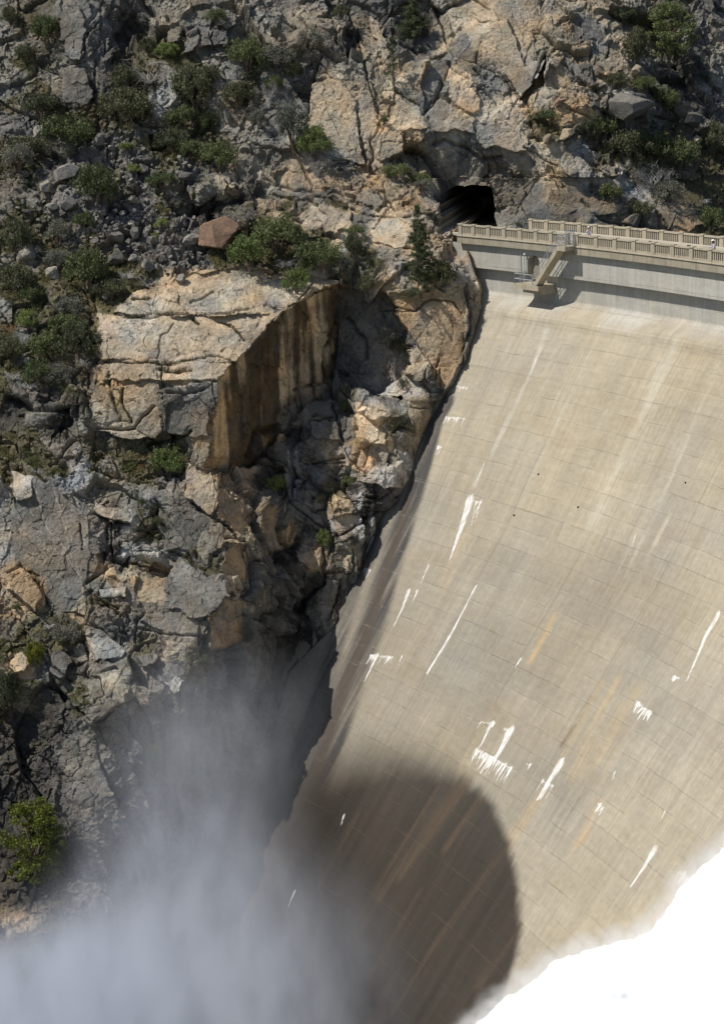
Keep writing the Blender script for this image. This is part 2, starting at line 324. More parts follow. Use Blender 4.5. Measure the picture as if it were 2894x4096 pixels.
# dark brown, slightly smoother patch at the lower centre (traced outline)
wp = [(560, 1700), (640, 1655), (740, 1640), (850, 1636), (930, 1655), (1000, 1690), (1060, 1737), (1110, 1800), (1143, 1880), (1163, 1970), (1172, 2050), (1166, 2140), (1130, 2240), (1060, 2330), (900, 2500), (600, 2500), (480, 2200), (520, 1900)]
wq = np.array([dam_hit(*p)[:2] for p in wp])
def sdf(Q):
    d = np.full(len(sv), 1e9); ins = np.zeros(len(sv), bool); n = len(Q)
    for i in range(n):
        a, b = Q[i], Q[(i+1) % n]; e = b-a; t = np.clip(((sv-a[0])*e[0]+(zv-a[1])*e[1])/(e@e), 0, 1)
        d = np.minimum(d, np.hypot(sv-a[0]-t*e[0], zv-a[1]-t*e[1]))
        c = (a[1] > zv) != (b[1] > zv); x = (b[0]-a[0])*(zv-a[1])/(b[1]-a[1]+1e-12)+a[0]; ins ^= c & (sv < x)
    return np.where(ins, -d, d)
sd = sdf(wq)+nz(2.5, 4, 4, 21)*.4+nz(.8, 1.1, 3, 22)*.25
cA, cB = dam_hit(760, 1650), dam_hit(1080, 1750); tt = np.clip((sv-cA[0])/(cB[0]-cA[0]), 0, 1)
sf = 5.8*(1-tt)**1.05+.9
DARK_PATCH = 1-sstep(-sf, sf*.3, sd)
top_ = sstep(-48, -40, zv)[:, None]; patch_c = (np.array([.032, .025, .019])*(1-top_)+np.array([.042, .037, .030])*top_)*(1+.30*nz(1.1, 22, 4, 23)[:, None]); patch_c[:, :] = np.clip(patch_c, .008, .3)
T = T*(1-DARK_PATCH[:, None]*.97)+patch_c*DARK_PATCH[:, None]*.97
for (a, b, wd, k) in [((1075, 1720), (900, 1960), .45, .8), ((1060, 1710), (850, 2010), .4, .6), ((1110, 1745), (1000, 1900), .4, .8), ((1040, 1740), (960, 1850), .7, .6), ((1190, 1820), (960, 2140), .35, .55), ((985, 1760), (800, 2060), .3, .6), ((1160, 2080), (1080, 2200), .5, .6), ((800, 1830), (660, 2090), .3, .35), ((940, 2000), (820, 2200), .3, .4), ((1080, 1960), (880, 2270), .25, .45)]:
    lay(linmask([a, b], wd, wd*1.2, .9)*k*DARK_PATCH*(.9+nz(.6, 8, 3, 44)), (.072, .052, .035))
T = np.clip(T, .008, .8)
fk = np.ones((nv-1, nu-1), bool)
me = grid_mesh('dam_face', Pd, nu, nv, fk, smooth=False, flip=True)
attr(me, 'tint', T, 'FLOAT_COLOR'); attr(me, 'eff', EFF); attr(me, 'wet', DARK_PATCH); attr(me, 'face_uv', P2, 'FLOAT_VECTOR')
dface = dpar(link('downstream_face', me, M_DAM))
near_s0 = dam_hit((1700+188*.7361)/S, (700+265*.7361)/S, R)[0]-.45
# crest: edge beam with a drip moulding, crown body, upstream face
mb = MB(); mb.arcbox(near_s0, 140, R-.04, R+1.4, -.86, -.14, 60); dpar(mb.build('edge_beam', M_BEAM))
mb = MB(); mb.arcbox(near_s0, 140, R-.14, R+1.2, -.137, -.01, 60, .03); dpar(mb.build('coping_ledge', M_PAR))
mb = MB(); mb.arcbox(-42, 140, R+7.0, R+8.2, -90, -.02, 40); dpar(mb.build('upstream_face', M_BEAM))
# door in the niche
mb = MB(); mb.arcbox(DC-DW*.8, DC+DW*.8, R+1.0, R+1.12, DB, DT-.25, 2); dd = dpar(mb.build('access_door', M_DOOR))
# small weep pipes and bolts visible as dark dots
dots = [(1207, 1063), (1296, 1137), (1152, 1155), (1668*.75, 1100), (1516, 860), (1537, 1082), (1283, 1810), (1310, 1700), (1050, 1648), (1085, 1645)]
for (px, py) in dots[:3]+dots[5:6]:
    s_, z_, _ = dam_hit(px, py); c = cyl(s_, R-offz(z_)-.1, z_); c2 = cyl(s_, R-offz(z_)+.1, z_+.02); mb = MB(); mb.tube(c, c2, .075, .075, 8); dpar(mb.build('drain_outlet', M_DARK))

# ---- road deck
mb = MB(); mb.arcbox(-56, 140, R+.9, R+7.0, -.25, -.013, 60)
rd = mb.build('road', M_ROAD); tag(rd, 'pale concrete road along the dam crest leading to the tunnel', kind='structure')
mb = MB(); mb.arcbox(-42, 140, R+6.0, R+7.05, -.10, .16, 60)
sw = mb.build('pavement', M_ROAD); tag(sw, 'raised kerb walk along the far balustrade', kind='structure')
for (px, py) in [(1224, 355), (1432, 378)]:
    s_, _, _ = dam_hit((1700+px*.7361)/S, (700+py*.7361)/S, R+5.98)
    mb = MB(); mb.arcbox(s_-.25, s_+.25, R+5.965, R+5.99, .0, .12); o = mb.build('kerb_drain', M_DARK)
    tag(o, 'small black drain slot in the kerb, %s of the two' % ('left one' if px < 1300 else 'right one'), 'drain', 'drain slots in the crest kerb')

# ---- balustrades
def balustrade(name, label, r0, r1, posts, gap=None):
    root = empty(name, cyl(posts[0], (r0+r1)/2, 0)); tag(root, label, 'balustrade'); O = Vector(root.location)
    def pp(o): o.parent = root; o.location = -O; return o
    for i, p in enumerate(posts):
        mb = MB(); mb.arcbox(p-.25, p+.25, r0, r1, .0, 1.0); mb.arcbox(p-.31, p+.31, r0-.06, r1+.06, 1.0, 1.12, 1, .02); pp(mb.build('post', M_PAR))
        if i+1 < len(posts) and i != gap:
            a, b = p+.25, posts[i+1]-.25; n = max(6, int(round((b-a)/.265)))
            mb = MB(); mb.arcbox(a, b, r0+.07, r1-.07, .0, .16)
            for k in range(n):
                c = a+(b-a)*(k+.5)/n; mb.arcbox(c-.062, c+.062, r0+.10, r1-.10, .16, .90)
            pp(mb.build('baluster_panel', M_PAR))
            mb = MB(); mb.arcbox(a, b, r0+.02, r1-.02, .90, 1.06, 1, .02); pp(mb.build('top_rail', M_PAR))
    return root
def ps(X, Y, r): return dam_hit((1700+X*.7361)/S, (700+Y*.7361)/S, r)[0]
near = [ps(X, Y, R+.02) for X, Y in [(188, 265), (258, 272), (340, 280), (425, 286), (512, 294), (598, 301), (680, 308), (764, 316), (820, 323), (925, 333), (1028, 344), (1130, 355), (1235, 366), (1340, 378), (1443, 391), (1545, 405)]]
dst = (near[-1]-near[8])/7
for k in range(6): near.append(near[-1]+dst)
balustrade('near_balustrade', 'weathered cream concrete balustrade on the near edge of the crest, above the stair', R, R+.32, near, gap=7)
farp = [ps(X, Y, R+6.7) for X, Y in [(570, 238), (655, 243), (745, 250), (835, 257), (922, 265), (1010, 273), (1100, 281), (1190, 289), (1283, 297), (1388, 309), (1500, 320)]]
dst2 = (farp[-1]-farp[-3])/2
for k in range(8): farp.append(farp[-1]+dst2)
balustrade('far_balustrade', 'sunlit cream concrete balustrade on the far edge of the crest, against the rocks', R+6.68, R+7.0, farp)
print('near', [round(x, 1) for x in near], 'far', [round(x, 1) for x in farp])

# ---- stair hung on the dam face
RW = R+.45
PRO = R-1.5+.36
def sr(X, Y, r): 
    a = dam_hit((1700+X*.7361)/S, (700+Y*.7361)/S, r); return a[0], a[1]
stair = empty('access_staircase', cyl(-36, R, -4.2)); SO = Vector(stair.location)
tag(stair, 'concrete access stair with steel rails hung on the dam face between two landings', 'staircase')
def sp(o): o.parent = stair; o.location = -SO; return o
uf = [sr(715, 388, PRO), sr(818, 378, PRO)]; lf = [sr(480, 588, PRO), sr(585, 598, PRO)]
u0, u1 = uf[0][0], sr(818, 385, PRO+.2)[0]-.1; uz = uf[0][1]+.03; l0, l1 = lf[0][0], lf[1][0]+.75; lz = lf[0][1]
u1 = near[8]-.28
print('stair', u0, u1, uz, l0, l1, lz)
mb = MB(); mb.arcbox(u0, u1, PRO, R-.045, uz-.42, uz, 2); sp(mb.build('upper_landing', M_STAIR))
mb = MB(); mb.arcbox(l0, l1, PRO, RW+.5, lz-.48, lz, 2); mb.arcbox(l0+.8, l1, PRO+.5, RW+.6, lz-.85, lz-.48, 2); sp(mb.build('lower_landing', M_STAIR))
# flight: from the upper landing's left edge down to the lower landing
f0s, f0z, f1s, f1z = u0, uz, l1-.85, lz
n = 20; mb = MB()
ra, rb = PRO, PRO+.95
for k in range(n):
    a = f0s+(f1s-f0s)*k/n; b = f0s+(f1s-f0s)*(k+1)/n; zt = f0z+(f1z-f0z)*(k+.5)/n; zb0 = f0z+(f1z-f0z)*k/n-.55; zb1 = f0z+(f1z-f0z)*(k+1)/n-.55
    mb.hexa([cyl(b, ra, zb1), cyl(a, ra, zb0), cyl(a, rb, zb0), cyl(b, rb, zb1), cyl(b, ra, zt), cyl(a, ra, zt), cyl(a, rb, zt), cyl(b, rb, zt)])
sp(mb.build('flight', M_STAIR))
for rad in (ra+.06, rb-.06):
    mb = MB(); pts = []
    for hh in (1.0, .55): mb.tube(cyl(f0s, rad, f0z+hh), cyl(f1s, rad, f1z+hh), .035)
    for k in range(6):
        t = k/5; s_ = f0s+(f1s-f0s)*t; z_ = f0z+(f1z-f0z)*t; mb.tube(cyl(s_, rad, z_-.1), cyl(s_, rad, z_+1.0), .03)
    sp(mb.build('handrail', M_STEEL))
def rail(pts, name='guard_rail', posts=4):
    mb = MB()
    for hh in (1.0, .5): mb.path([(p[0], p[1], p[2]+hh) for p in pts], .035)
    for a, b in zip(pts[:-1], pts[1:]):
        for k in range(posts): 
            t = k/(posts-1); p = Vector(a).lerp(Vector(b), t); mb.tube(p, p+Vector((0, 0, 1.0)), .03)
    return sp(mb.build(name, M_STEEL))
rail([cyl(u0+.05, PRO+.06, uz), cyl(u1-.05, PRO+.06, uz), cyl(u1-.05, R-.1, uz)], posts=3)
rail([cyl(l0+.06, RW-.05, lz), cyl(l0+.06, PRO+.06, lz), cyl(f1s-.1, PRO+.06, lz)], posts=3)
mb = MB(); mb.path([cyl(u1-.02, PRO+.1, uz), cyl(u1-.02, PRO+.1, uz+1.5), cyl(u1-.02, R-.05, uz+1.5), cyl(u1-.02, R-.05, uz)], .05)
for k in range(6): t = .15+.7*k/5; p = Vector(cyl(u1-.02, PRO+.1, uz)).lerp(Vector(cyl(u1-.02, R-.05, uz)), t); mb.tube(p+Vector((0, 0, .1)), p+Vector((0, 0, 1.5)), .02)
sp(mb.build('gate', M_STEEL))
# lamp pole on the landing and conduit on the wall
lp = empty('lamp_pole', cyl(l0+.06, RW-.2, lz)); tag(lp, 'thin steel lamp pole at the left end of the lower landing', 'lamp pole'); LO = Vector(lp.location)
mb = MB(); mb.tube(cyl(l0+.06, RW-.2, lz), cyl(l0+.06, RW-.2, lz+2.7), .04); o = mb.build('pole', M_STEEL, lp); o.location = -LO
mb = MB(); mb.ball(cyl(l0+.16, RW-.25, lz+2.72), .12, .12, .09); o = mb.build('lamp_head', flat('white_lamp', (.75, .75, .72)), lp, True); o.location = -LO
cs = dam_hit((1700+521*.7361)/S, (700+450*.7361)/S, RW)[0]
mb = MB(); mb.tube(cyl(cs, RW-.05, -.95), cyl(cs, RW-.05, -3.1), .045); o = mb.build('conduit', M_STEEL); tag(o, 'thin vertical grey conduit beside the arched doorway', 'pipe')

exec_terrain = True
# ================================================================== THE MOUNTAINSIDE
ZR = {'A': (0, 0), 'B': (560.5, 0), 'C': (1061.5, 0), 'E': (0, 504.4), 'F': (504.4, 504.4), 'G': (0, 1008.9), 'H': (504.4, 1008.9)}
def zp(r, x, y): return ZR[r][0]+x*.34554, ZR[r][1]+y*.34554
# traced outline along which the rock meets the dam and then hides the tunnel side of the road
CONT = np.array([(958, 398), (985, 428), (1008, 455), (1022, 490), (1034, 520), (1048, 560), (1060, 600), (1074, 640), (1079, 690), (1062, 750), (1045, 805), (1025, 841), (1018, 861), (1003, 876), (988, 897), (972, 902), (967, 933), (952, 965), (936, 1005), (927, 1045), (920, 1065), (899, 1109), (879, 1137), (861, 1147), (843, 1189),
                 (823, 1221), (807, 1277), (799, 1305), (786, 1312), (775, 1345), (747, 1405), (703, 1449), (651, 1505), (632, 1570), (612, 1640), (590, 1710), (540, 1790), (470, 1880), (380, 1980), (260, 2090), (100, 2300), (-60, 2500)], float)
# control points of the ground surface: photo x, y, distance, kind of rock
CP = '''-150 -60 208 d;60 -60 207 d;200 -60 205 G;400 -60 205 d;600 -60 205 g;800 -60 204 g;1000 -60 203 t;1200 -60 204 t;1400 -60 208 g;1600 -60 211 d;1760 -60 213 g
-60 60 204 g;40 100 203 g;100 60 203 s;160 30 200 G;200 100 199 G;175 160 198.5 G;165 220 198 G;240 60 202 d;270 80 205 k;310 60 206 k;250 180 199 d;340 60 202 g;420 40 202 g;440 100 200 g;480 70 200 G;560 60 201 g;560 110 200 s;620 60 201 g;640 30 203 G;690 30 202 g;700 90 199.5 g
350 115 201 s;300 130 201 s;400 130 200.5 s;60 150 201 s;100 190 200 g;20 180 201 g;90 215 199.5 s;20 220 200 s;260 215 199 d;330 190 199 s;370 180 197.8 G;360 230 197.5 l;300 250 198.5 s;430 230 198.8 s;510 170 198.5 g;500 200 198 g;560 190 198.5 s;600 200 198 G;640 180 198 G
0 270 198 d;60 265 197.8 d;80 290 197.5 l;140 250 198.5 s;200 265 197.8 s;220 310 196.8 b;290 340 195.6 b;350 330 196 s;250 350 195.3 b;330 300 197 s;400 290 197.5 s;450 300 197.2 s;490 260 196.8 G;530 260 196.5 g;560 300 196 g;600 290 196 G;650 280 195.8 G;540 350 194.6 g;600 350 194.8 g
0 360 195 s;60 330 195.8 s;130 370 194.2 d;130 400 193.2 d;60 400 194 s;180 340 195.3 b;260 410 193 s;300 400 193.4 b;360 385 193.8 s;320 430 192.4 b;420 350 194.8 s;430 390 193.6 b;440 410 193 s
0 440 192.5 g;60 420 193 g;155 440 190.8 d;100 440 192.3 g;40 480 191.3 s;100 480 191.3 s;160 480 190.8 d;240 450 192 b;280 470 191.2 b;320 480 190.8 b;380 460 191.3 s;420 430 192.4 g;455 425 190.2 g;520 420 189.8 t;430 470 193 k;480 470 193.5 k;520 450 193.2 k;560 430 191.5 k;545 490 190 s;560 520 189.2 s
0 530 189.8 s;60 540 189.2 l;40 590 188 g;120 520 190 s;180 510 190 b;230 500 190.2 b;270 520 189.8 b;330 520 189.4 b;390 520 189.3 b;430 540 188.6 b;260 560 188.6 b;340 560 188.2 b;400 580 187.4 b;450 590 187 b;500 590 186.8 s;120 580 188.3 s;190 560 188.9 s;260 590 187.5 s;560 590 186.8 s;620 590 186.8 s
700 160 198.8 d;730 130 198.5 d;770 60 202 g;790 90 200.5 k;770 110 200.5 k;700 220 198.6 k;740 180 197.4 t;740 230 196 t;700 250 196 G;700 300 195.5 t;760 250 195.8 T;740 320 195 T;790 260 195.6 T;830 230 197.2 t;830 300 195 T;800 330 195.2 t;850 340 195 T;870 230 197 t;900 270 196.4 T;900 320 195.6 t
820 100 200.5 t;880 60 203 d;930 60 204 k;880 110 200 d;930 150 199 G;860 170 198.6 t;900 170 198.5 T;920 210 197.5 G;960 180 197.5 t;1000 150 199 G;1000 80 201 t;1050 50 201.5 T;1020 110 200.2 G;1070 90 199.5 T;1120 60 200 T;1130 120 198.7 T;1160 160 197.8 T;1200 100 199.7 t;1170 50 201 T;1140 180 198.3 G
980 220 197.4 g;1040 200 197.4 T;1060 240 196.8 T;1080 180 198.4 G;1020 270 197 T;1100 220 198.2 G;1100 260 197 T;1150 250 197 T;1120 300 196.4 T;1160 320 196.2 T;1060 320 196.6 G;960 300 196 G;940 350 196 g;1000 360 197.2 g;1060 370 197.6 G;1100 370 197.2 g;1190 350 196.4 T;1250 370 196.6 T;1240 410 196.6 t;1180 410 197.2 g
1215 165 197.2 t;1200 190 199.2 t;1240 190 199.0 t;1260 200 198 t;1190 210 198 o;1290 170 198 d;1320 190 198 g;1230 215 197.3 t;1300 230 197.2 o;1260 240 197.3 o;1180 240 197.4 o;1350 250 197.6 l;1280 60 201 t;1330 50 202 t;1300 110 200 t;1350 110 200.5 t;1320 150 198.5 g;1370 150 199.5 t;1390 200 199.4 l
1400 60 204 g;1480 60 206 s;1560 60 208 d;1600 40 209 d;1600 120 207 g;1560 160 206 k;1500 170 204 k;1450 140 203 g;1520 200 203 d;1600 200 205 g;1410 230 196.8 G;1360 230 198 g;1460 230 199.5 g;1380 290 199 s;1440 280 199.5 g;1500 260 202 s;1560 240 203.5 g;1600 260 204 d
1220 280 198 s;1270 300 196.3 s;1320 320 198.4 s;1420 330 199 s;1500 330 201 s;1580 310 203 g;1600 360 202.5 s;1540 400 200 s;1460 400 198.5 s;1350 350 197.7 s;1300 350 196.6 l;1350 390 196 l;1380 410 196.2 l;1300 410 196.2 T;1330 440 196 g;1260 450 196.7 g;1300 460 196 T;1360 450 196.4 g;1420 430 197 l;1400 460 196.6 g;1470 450 197 T;1500 480 196.5 o;1550 500 196.8 o;1580 440 199 s;1600 490 199 s
1130 420 197.4 g;1120 460 197.2 g;1160 460 196.9 g;1200 460 196.6 g;1140 500 196.5 g;1200 520 195.5 g;1300 520 195.5 g;1400 520 195.5 s;1500 540 195.5 g;1600 560 196 s;1000 400 197.8 k;1050 405 197.6 g;990 440 198 k;1000 480 197.8 k;1115 500 196.8 g;1040 560 197 g
600 400 194.3 t;640 410 193.6 o;700 405 193.6 o;760 400 194 t;820 410 193.6 o;900 400 194 t;940 410 193.6 t;660 430 192.6 G;720 430 192.4 G;640 450 192.4 s;740 450 192.1 s;600 460 191.4 t;660 470 190.9 t;720 470 190.8 T;780 450 191.1 t;830 470 190.4 G;860 430 192 t;900 440 191 o;940 430 191.3 o;980 460 190.3 t;1010 500 189.2 t;940 490 188.9 T;880 500 189 T;820 500 189.5 G;760 500 189.6 T;700 500 189.7 T;640 490 190.2 t
600 520 189 s;660 540 188 s;720 530 188.3 s;780 540 187.8 l;840 530 187.8 T;890 540 187.5 o;960 540 187.4 t;1010 550 187.2 t;1035 580 186.7 t;740 550 187.3 o;800 570 187 s;850 580 186.7 g;900 590 186.4 g;960 590 186.3 t;1000 610 185.9 t;1040 640 185.4 t;700 580 186.9 s;680 600 186.5 g;760 610 187 s;820 620 186 s;880 635 185.4 o;940 640 185.2 o;1000 640 185.2 t
-60 640 186 s;20 640 186.2 s;100 640 186.2 s;180 630 186.4 s;260 640 185.6 s;320 635 185.2 s;380 615 185.6 t;460 620 185 T;560 625 184.9 T;640 625 185.2 t;720 625 186.2 t
0 690 184.5 g;60 690 184.5 s;120 690 184.5 s;180 690 184.4 s;220 680 184.3 s;250 710 182.7 T;300 690 183.3 s;340 670 183.5 T;420 660 183.3 T;500 660 183.1 T;560 670 182.8 T;620 660 183.3 T;680 645 184.5 T;560 700 181.7 T;600 710 181.7 T;500 720 181 T;420 720 181.3 T;350 720 181.6 T;300 740 181 T;250 760 180.6 T;450 770 179.5 T;380 770 179.9 T;320 780 179.7 T;500 780 179.2 T;540 750 179.9 T
0 750 183 s;40 770 182.6 g;100 760 182.6 s;160 750 182.4 s;210 790 180.6 s;0 830 180.8 s;60 820 181 s;120 830 180.7 s;180 840 179.9 s;220 820 179.3 o;280 830 178.6 T;340 820 178.7 T;400 830 178 o;460 830 177.6 T;490 840 177.1 T;520 800 178.5 T
0 890 179.4 s;50 880 179.3 g;30 920 180.4 k;100 900 179 k;160 880 178.6 s;200 890 177.9 g;260 880 177.6 o;320 890 177.3 o;380 890 177.2 G;440 880 176.8 G;475 890 176.4 t;240 930 177.2 o;300 930 177 o;350 920 177 G;410 930 176.6 G;460 930 176.2 o
20 950 179.5 k;110 935 177.4 g;130 955 179.8 k;160 940 179.5 k;190 960 177.5 g;120 1000 177 G;80 1010 177 s;20 990 178 s;240 970 177.3 d;300 965 177.4 d;350 960 176.8 G;400 970 176.6 G;450 970 176.3 t;460 1010 176.5 t;200 1010 177.4 s;260 1010 177.3 s;340 1010 177.3 s;400 1010 177.4 s;430 1030 176.6 g;100 1040 176.6 s;20 1050 176 s;170 1040 176.8 l;240 1045 176.4 g;320 1050 176.5 s;390 1050 176.6 d
505 855 178.4 d;505 900 178.8 o;505 950 179.0 o;500 1000 179.2 o;490 1040 179.4 o;560 790 180.8 k;560 850 181.2 k;560 920 181.6 k;560 980 182 k;560 1040 182.4 o;590 760 182 k;620 725 183.2 d;620 800 183.4 o;620 880 184 o;620 960 184.3 o;660 700 184.8 o;660 780 185.2 o;660 860 186 o;700 670 186.5 o;700 740 187 o;700 830 187.5 o;740 655 188.4 o;740 700 188.8 d;735 800 189.2 d;730 860 189.3 d;600 1020 184.5 k
760 650 189.6 k;765 720 189.8 k;765 800 189.6 d;770 870 189 d;800 660 187.6 d;800 750 188 d;800 850 187.8 d;850 660 186.4 d;850 720 187 d;845 800 187.6 G;850 870 186.6 l;880 660 185.3 o;900 720 185.3 o;900 760 185.8 d;900 850 185.6 o;860 860 186 l;940 660 184.8 o;940 720 184.8 T;940 800 184.8 T;960 860 184.8 d;1000 680 184.4 t;1000 750 184.3 t;1000 820 184.3 d;1040 700 184.4 g;1040 760 184.3 d;870 790 186 g;990 870 184.4 d
700 880 188 s;760 890 186.8 s;830 900 184.7 g;880 910 184.2 g;930 890 184 t;950 920 183.4 t;900 960 183.3 s;690 900 185.2 G;730 890 186 G;680 930 184.3 G;740 930 184.8 G;720 970 184 G;780 960 184.6 G;820 940 183.2 t;860 970 182.6 t;820 990 182.9 o;900 990 183 G;930 990 183 t
640 960 186 k;640 1010 185.3 G;600 1070 185.5 k;680 1020 184.2 G;740 1010 183.9 t;800 1020 183 o;860 1030 182.7 g;900 1030 182.9 l;840 1070 181.8 l;900 1075 182 l;780 1060 183.1 g;700 1060 183.9 d;640 1080 184.6 k;670 1110 182.9 G;740 1100 183.4 s;800 1100 182.6 d;860 1110 183 d;700 1140 182.6 g;760 1130 182.2 t;820 1160 182.6 k;780 1180 182 t;730 1190 182.3 d;680 1190 183.2 d
650 1230 183.6 k;690 1240 181.7 t;710 1260 181.6 t;670 1290 182.4 d;750 1230 182.2 g;770 1260 182 t;810 1230 182.4 d;720 1310 182.5 k;760 1310 182.2 g;740 1350 182 g;690 1330 183.4 k;660 1360 184 k;730 1390 182 g;700 1420 182.7 k;660 1450 184 k;640 1400 184.3 d;620 1500 184 d;640 1530 184 k
430 1060 175.7 T;470 1080 175.2 T;490 1110 175 T;440 1130 175.5 g;500 1080 176.4 o;540 1110 176.8 o;560 1150 177.3 o;600 1140 179.3 d;620 1200 179.5 o;600 1180 179 d;510 1160 174.8 g;540 1190 175.4 t;575 1200 176.3 t;540 1240 174.6 t;590 1260 177.4 d;630 1280 180 d;500 1220 174.4 g;470 1180 174.8 g;600 1310 178.3 d;560 1310 175.4 d;640 1340 181 d
0 1090 174.8 l;60 1080 175 l;100 1100 174.6 g;140 1090 174.6 l;50 1150 174 g;120 1150 173.8 G;180 1150 173.8 G;220 1120 174.2 g;250 1150 174.6 k;290 1170 173.8 l;270 1110 174.6 g;330 1120 174.2 G;350 1150 174.5 s;390 1110 174.8 G;400 1160 174 G;340 1190 173.9 s;300 1210 173.4 g;20 1200 173.7 l;60 1220 173.4 G;120 1220 173.3 G;180 1230 173.1 G;230 1200 173.6 d
260 1240 174.2 k;300 1265 175.2 k;340 1275 175.2 o;365 1285 175 k;300 1245 172.9 l;350 1250 172.8 l;400 1240 173 G;420 1200 173.6 G;380 1200 173.5 G;260 1280 172.8 o;290 1300 172.3 t;330 1305 172.3 t;240 1320 172 G;300 1330 171.8 G;400 1280 171.8 G;440 1270 172.4 G;430 1230 173 s;460 1300 171.4 G;500 1320 171.2 t;400 1330 171.4 G;440 1360 171.2 G;350 1350 171.9 G;530 1330 172.5 t;470 1270 172.6 s
30 1290 172 o;60 1300 171.7 o;90 1330 171.9 o;50 1350 172 o;20 1330 172.2 t;110 1280 173.2 s;120 1330 172.6 s;160 1290 172.5 G;160 1340 172 G;0 1400 171.8 g;60 1400 171.7 s;130 1390 171.3 s;180 1370 171.6 t;230 1350 171.9 s;230 1390 170.6 g;270 1370 171.2 g;290 1410 170.8 d;340 1400 170.8 G;390 1400 170.3 G;440 1410 170.2 G;480 1390 170.7 G;330 1440 170.3 s
10 1450 170.8 s;60 1440 170.5 s;130 1430 170.5 s;50 1490 169.2 o;110 1500 169 d;130 1490 169 d;180 1460 170.3 k;220 1440 169.7 l;260 1460 169.3 g;330 1460 169.2 g;370 1460 169.4 g;240 1490 169 g;300 1500 168.8 g;380 1490 168.9 G;440 1480 169.2 s;490 1450 171 d;520 1500 172 d;560 1440 175 d;590 1500 177 d;560 1560 176 d
0 1560 167.5 s;60 1550 168.5 s;110 1570 168.4 k;160 1560 168 s;100 1620 168 k;40 1640 168.5 k;210 1560 166.5 g;260 1550 167 t;220 1620 166 g;270 1620 166.3 G;180 1680 166 G;240 1700 165.5 G;330 1600 167.5 g;380 1530 168.3 G;430 1560 168.6 G;440 1650 170 d;520 1620 173 d;340 1700 168 d;600 1640 177.5 d
0 1720 167 k;100 1760 167 k;30 1850 165 k;120 1900 165 k;200 1800 164.5 d;260 1840 165 d;340 1800 167 d;440 1780 171 d;540 1720 176 d;60 2000 161 k;150 2050 160.5 k;30 2080 158.5 o;60 2075 158.6 o;40 2110 157 s;100 2100 157.6 s;20 2150 155 s;200 2000 162.5 d;300 1960 166 d;400 1900 171 d;100 2250 154 d;250 2200 159 d;0 2350 149 d;200 2400 153 d;400 2200 167 d;400 2400 160 d;600 2400 168 d'''
pts = []
for ln in CP.replace('\n', ';').split(';'):
    a = ln.split(); pts.append((float(a[0]), float(a[1]), float(a[2]), a[3]))
CX = np.array([p[:2] for p in pts], float); CD = np.array([p[2] for p in pts]); CK = [p[3] for p in pts]
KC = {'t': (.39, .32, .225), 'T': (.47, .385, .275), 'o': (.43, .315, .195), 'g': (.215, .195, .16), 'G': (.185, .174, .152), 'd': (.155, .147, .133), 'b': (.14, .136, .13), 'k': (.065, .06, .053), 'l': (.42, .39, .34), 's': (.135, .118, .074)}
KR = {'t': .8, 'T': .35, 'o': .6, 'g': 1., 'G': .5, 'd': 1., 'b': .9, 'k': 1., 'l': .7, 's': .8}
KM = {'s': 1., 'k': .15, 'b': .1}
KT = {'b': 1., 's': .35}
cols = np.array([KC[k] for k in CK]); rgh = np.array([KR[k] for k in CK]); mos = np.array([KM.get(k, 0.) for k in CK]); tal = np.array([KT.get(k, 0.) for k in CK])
# smooth distance field through the control points (linear radial basis + plane)
def rbf_fit(X, y, lam=6.):
    n = len(X); A = np.zeros((n+3, n+3)); A[:n, :n] = -np.hypot(X[:, None, 0]-X[None, :, 0], (X[:, None, 1]-X[None, :, 1])); A[:n, :n] += np.eye(n)*lam
    A[:n, n] = A[n, :n] = 1; A[:n, n+1:] = X/1000; A[n+1:, :n] = X.T/1000
    return np.linalg.solve(A, np.concatenate([y, [0, 0, 0]]))
RC = rbf_fit(CX, CD)
def bedD(x, y):
    o = np.zeros(len(x))
    for i in range(0, len(x), 40000):
        a, b = x[i:i+40000], y[i:i+40000]; d = -np.hypot(a[:, None]-CX[None, :, 0], b[:, None]-CX[None, :, 1]); o[i:i+40000] = d@RC[:-3]+RC[-3]+a/1000*RC[-2]+b/1000*RC[-1]
    return o
def axis(lo, hi, st, ext, g=1.07):
    c = list(np.arange(lo, hi, st)); s_ = st; x = c[-1]
    while x < hi+ext: s_ *= g; x += s_; c.append(x)
    s_ = st; x = c[0]
    while x > lo-ext: s_ *= g; x -= s_; c.insert(0, x)
    return np.array(c)
STEP = 1.9
gx = axis(-12, 1634, STEP, 1500); gy = axis(-12, 2308, STEP, 1100)
NU, NV = len(gx), len(gy); GX, GY = np.meshgrid(gx, gy); x, y = GX.ravel(), GY.ravel()
xc, yc = np.clip(x, -160, 1800), np.clip(y, -110, 2440)
cgx, cgy = np.arange(-200, 1840, 8.), np.arange(-140, 2480, 8.); CGX, CGY = np.meshgrid(cgx, cgy)
bd = bedD(CGX.ravel(), CGY.ravel()).reshape(CGX.shape)
def bil(Gr, xx, yy):
    fx = (xx-cgx[0])/8; fy = (yy-cgy[0])/8; i = np.clip(fx.astype(int), 0, len(cgx)-2); j = np.clip(fy.astype(int), 0, len(cgy)-2); fx = fx-i; fy = fy-j
    return Gr[j, i]*(1-fx)*(1-fy)+Gr[j, i+1]*fx*(1-fy)+Gr[j+1, i]*(1-fx)*fy+Gr[j+1, i+1]*fx*fy
D = bil(bd, xc, yc)
D += (np.maximum(0, -110-y))*.03-np.maximum(0, y-2440)*.012-np.maximum(0, -160-x)*.004+np.maximum(0, x-1800)*.02   # the mountain beyond the frame
